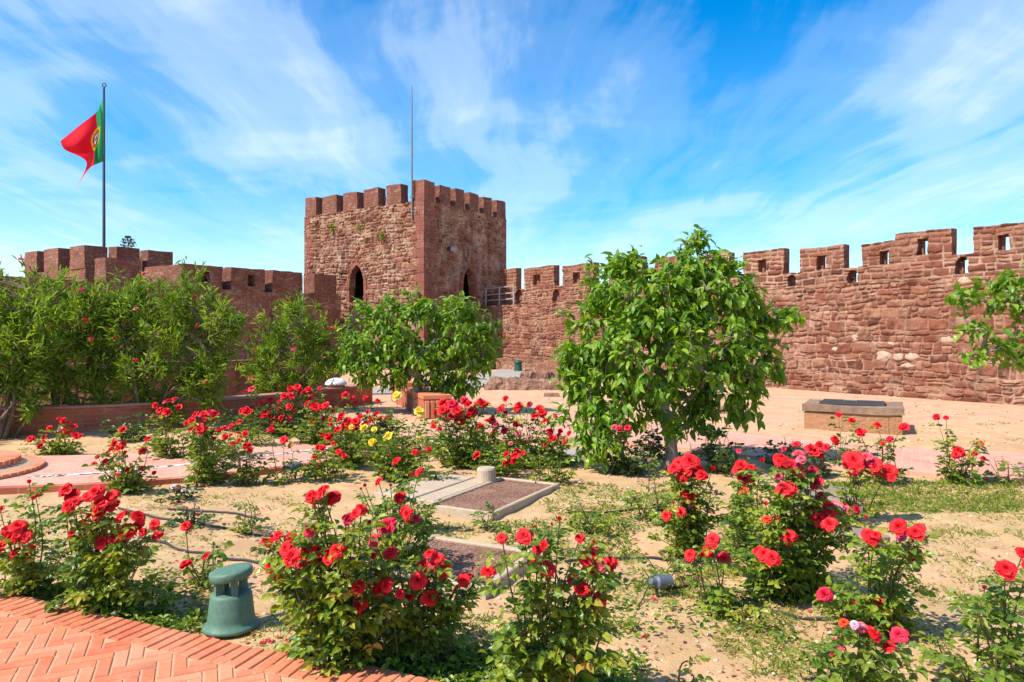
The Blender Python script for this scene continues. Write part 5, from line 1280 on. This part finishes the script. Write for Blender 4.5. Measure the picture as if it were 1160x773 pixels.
rose('rose bush with a dense scarlet cluster left of the yellow roses', 395, 528, 470, 34, '394,481,6.5;403,481,6;387,474,6;383,490,6.5;396,492,6;390,485,6;372,498,6;378,512,5;400,486,5;385,478,5', 1.0)
rose('rose bush with dark red buds in front of the concrete walk', 425, 505, 455, 34, '414,454,4.5;427,472,5;431,477,5,o;439,476,4,o;428,457,4;417,469,4,o', 1.0, M_ROSED)
rose('rose bush with yellow blooms beside the smaller tree trunk', 448, 542, 462, 44, '412,488,6,y;450,452,6.5,y;475,470,6.5,y;440,498,7.5,y;424,490,4,y', 1.25)
rose('wide rose bush loaded with bright red blooms right of the brick bench', 522, 528, 472, 36, '502,460,7;502,468,7;513,461,7,c;518,468,8;521,479,8;511,475,6;526,457,6,c;534,470,7;545,460,8;550,462,7;540,463,6;530,475,5,d;508,464,6;491,486,4', 1.15)
rose('rose bush with red blooms at the back, left of the large tree', 590, 526, 474, 42, '573,455,5.5;569,464,5.5;588,463,6.5;585,467,5;557,479,6;561,483,5,c;572,491,5,c;585,483,5.5;587,494,5,f;611,467,6.5;606,475,6;615,471,5.5;618,480,5;623,492,5;635,491,4;600,461,4,d', 1.15)
rose('low leafy rose bush with four red blooms just behind the concrete stub', 558, 537, 494, 34, '540,519,6;574,518,5.5;584,520,6.5;574,527,5;579,506,4,f;586,515,5', 1.1)
rose('flowerless leafy rose bush beside the pale flat slab', 624, 549, 508, 28, '', 1.1)
rose('small yellow-green rose shoot growing at the gravel panel edge', 551, 600, 562, 15, '', .8, M_ROSEY)
rose('thin yellow-green plant on the sand left of the middle roses', 283, 604, 548, 20, '', .55, M_ROSEY)
rose('small sparse plant among the hoses right of the pink ground flowers', 345, 622, 575, 24, '', .5, M_ROSEY)
rose('low clump of tiny pink flowers on the sand among the hoses', 218, 594, 578, 26, '205,576,3,p;212,580,3,c;221,577,3,p;230,583,3,p;198,582,3,c;225,588,3,c;209,587,3,p', .8, M_ROSED, 'pink_flower_clump', cat='flower')
rose('low clump of tiny pink flowers beside the path kerb', 200, 566, 552, 16, '196,555,3,p;203,556,3,c;208,559,3,p', .8, M_ROSED, 'pink_flower_clump', cat='flower')
rose('thin rose shoot at the bottom edge left of the yellow-leaved bush', 768, 788, 720, 18, '', .45, M_ROSEY)
rose('scrawny rose shoot on the sand in the right bed', 835, 705, 668, 24, '', .45)
rose('tiny rose shoot with one small bloom at the far left of the path', 492, 522, 488, 14, '', .6)

rose('rose bush between the ringed rose bush and the kerb spotlight, with low red blooms', 258, 522, 478, 28, '248,490,5;262,486,5;255,498,5;270,494,4', .9)
rose('leafy rose bush on the path edge below the dense scarlet cluster', 372, 542, 500, 30, '365,511,5;384,515,5;378,506,4;390,520,4', .95)
rose('low rose bush between the yellow roses and the concrete cover', 478, 550, 508, 26, '470,516,4;486,512,4', .85)
rose('leafy rose bush in front of the brick bench end', 500, 512, 476, 26, '492,482,5;506,480,5;498,488,4', .95)
rose('leafy rose bush in the gap between the wide loaded bush and the back bush', 552, 520, 480, 30, '544,486,5;560,492,5;552,480,5;536,492,4', 1.0)
rose('rose bush under the outermost left leaves of the large tree', 632, 528, 488, 28, '626,500,5;640,503,4;645,494,4', .95)
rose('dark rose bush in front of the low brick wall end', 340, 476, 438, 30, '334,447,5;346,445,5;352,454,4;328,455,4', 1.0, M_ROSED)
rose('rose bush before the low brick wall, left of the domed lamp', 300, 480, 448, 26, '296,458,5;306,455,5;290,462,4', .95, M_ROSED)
rose('small rose bush on the far side of the path near the yellow roses', 408, 512, 472, 28, '402,480,5;414,484,5;408,475,5;420,478,4', .95)

# ------------------------------------------------------------------ grass, weeds, petals, pebbles
def tufts():
    zones = [  # px rectangle, number of tufts, height, greenness, clumping
        (930, 543, 1160, 577, 2600, .05, .25, .1), (940, 565, 1160, 605, 420, .04, .4, .35), (1110, 640, 1150, 660, 20, .04, .3, .2), (1060, 585, 1120, 610, 60, .04, .4, .3),
        (455, 745, 640, 775, 900, .05, .15, .25), (640, 750, 720, 775, 120, .05, .3, .3), (560, 590, 720, 640, 420, .05, .45, .45), (690, 640, 900, 760, 620, .045, .5, .48),
        (480, 590, 560, 625, 260, .045, .4, .4), (620, 545, 780, 590, 520, .055, .4, .4), (780, 590, 930, 650, 300, .05, .4, .45), (900, 560, 1000, 600, 120, .05, .4, .4),
        (20, 560, 330, 640, 420, .035, .6, .5), (300, 680, 420, 745, 90, .04, .45, .45), (180, 640, 300, 720, 160, .035, .5, .5), (420, 690, 560, 745, 380, .04, .25, .35),
        (120, 690, 230, 715, 160, .04, .3, .3), (480, 535, 620, 560, 160, .05, .4, .4), (990, 600, 1110, 740, 240, .04, .45, .5), (880, 660, 1060, 760, 200, .04, .4, .45), (150, 555, 340, 575, 160, .04, .5, .4), (0, 500, 190, 520, 120, .05, .6, .4),
        (900, 445, 1160, 505, 160, .06, .6, .5), (640, 455, 720, 470, 60, .06, .6, .4)]
    mb = MB(); Pp = []; Dd = []; LL = []; vv = []
    for (x0, y0, x1, y1, n, h, dry, cl) in zones:
        m = 0; tries = 0
        while m < n and tries < n * 30:
            tries += 1; g = G(random.uniform(x0, x1), random.uniform(y0, y1))
            q = noise.noise(Vector((g.x * 1.9, g.y * 1.9, 9))) * .5 + .5
            if q < cl + random.uniform(-.05, .15): continue
            m += 1 if random.random() < .45 else 2; z = ground_z(g.x, g.y); dr = random.random() < dry + .1
            for _ in range(random.randint(3, 7)):
                Pp.append((g.x + random.gauss(0, .03), g.y + random.gauss(0, .025), z - .002)); Dd.append((random.gauss(0, .7), random.gauss(0, .7), random.uniform(.25, 1.1))); LL.append(h * random.uniform(.4, 1.25)); vv.append(random.uniform(.65, 1) if dr else random.uniform(0, .6))
    leaves(mb, Pp, Dd, LL, .11, vv, fold=.2, curl=.35); tag(mb.build('grass', M_GRASS), kind='stuff')
    # broad leaved ground weeds
    mb = MB(); Pp = []; Dd = []; LL = []; vv = []
    for (x0, y0, x1, y1, n) in ((430, 735, 640, 775, 420), (640, 740, 730, 775, 80), (640, 550, 790, 600, 160), (560, 590, 720, 625, 90), (150, 640, 260, 715, 60), (690, 650, 900, 720, 70), (120, 690, 230, 712, 60), (1110, 640, 1160, 700, 30), (40, 660, 180, 700, 90)):
        for _ in range(n):
            g = G(random.uniform(x0, x1), random.uniform(y0, y1)); z = ground_z(g.x, g.y)
            if y1 > 690 and x0 < 640:
                if g.y < np.interp(g.x, [e[0] for e in edge_pts], [e[1] for e in edge_pts]) + .05: continue
            for _ in range(random.randint(5, 9)):
                a = random.uniform(0, 6.28); Pp.append((g.x + random.gauss(0, .03), g.y + random.gauss(0, .03), z + random.uniform(0, .05))); Dd.append((math.cos(a), math.sin(a), random.uniform(-.2, .7))); LL.append(random.uniform(.02, .042)); vv.append(random.uniform(0, .75))
    leaves(mb, Pp, Dd, LL, .6, vv); tag(mb.build('ground_weeds', M_ROSEL), kind='stuff')
    # dry fallen leaves and twigs
    mb = MB(); n = 2600; pts = [G(random.uniform(-20, 1180), random.uniform(560, 790)) for _ in range(n)]
    pts = [g for g in pts if g.y > np.interp(g.x, [e[0] for e in edge_pts], [e[1] for e in edge_pts]) + .04]; n = len(pts)
    leaves(mb, [(g.x, g.y, ground_z(g.x, g.y) + .006) for g in pts], np.c_[rng.normal(0, 1, (n, 2)), rng.normal(0, .12, n)], rng.uniform(.012, .04, n), .45, rng.random(n), jit=.2)
    tag(mb.build('leaf_litter', leaf_mat('dry_leaf_litter', [(0.16, 0.085, 0.04), (0.30, 0.17, 0.08), (0.42, 0.30, 0.14)], .1, .8)), kind='stuff')
    mb = MB(); pts = []
    for (cx, cy, n, s) in ((290, 730, 14, 30), (330, 715, 12, 20), (400, 745, 14, 40), (500, 755, 12, 40), (150, 650, 8, 40), (800, 600, 14, 50), (900, 670, 12, 50), (700, 700, 8, 40), (440, 600, 6, 40), (240, 560, 8, 60), (1000, 740, 10, 50)):
        for _ in range(n):
            g = G(cx + random.gauss(0, s), min(790, max(540, cy + random.gauss(0, s * .3)))); pts.append(g)
    n = len(pts); leaves(mb, [(g.x, g.y, ground_z(g.x, g.y) + .01 + (.05 if g.y < np.interp(g.x, [e[0] for e in edge_pts], [e[1] for e in edge_pts]) else 0)) for g in pts], np.c_[rng.normal(0, 1, (n, 2)), rng.normal(0, .15, n)], rng.uniform(.018, .04, n), .8, rng.random(n), jit=.2, curl=.3)
    tag(mb.build('fallen_petals', M_PET['c']), kind='stuff')
    mb = MB()
    for _ in range(2200):
        g = G(random.uniform(-20, 1180), random.uniform(500, 790)) if random.random() < .8 else G(random.uniform(600, 1180), random.uniform(440, 500))
        if g.y < np.interp(g.x, [e[0] for e in edge_pts], [e[1] for e in edge_pts]) + .04: continue
        r = random.uniform(.004, .013) * (1 + g.y / 12); V, F = PEB[random.randrange(3)]; a = random.uniform(0, 6)
        mb.add([(v[0] * r * math.cos(a) - v[1] * r * .7 * math.sin(a) + g.x, v[0] * r * math.sin(a) + v[1] * r * .7 * math.cos(a) + g.y, v[2] * r * .6 + ground_z(g.x, g.y) + r * .15) for v in V], F, random.random())
    m, t, b, out = mat('pebble_stone'); setc(t, b, t.ramp(attr(t), [(0, (0.24, 0.12, 0.08)), (.5, (0.48, 0.33, 0.22)), (1, (0.62, 0.52, 0.42))]))
    tag(mb.build('pebbles', m, smooth=True), kind='stuff')
PEB = [blob(1, 0, .25, i * 3.3) for i in range(3)]
tufts()
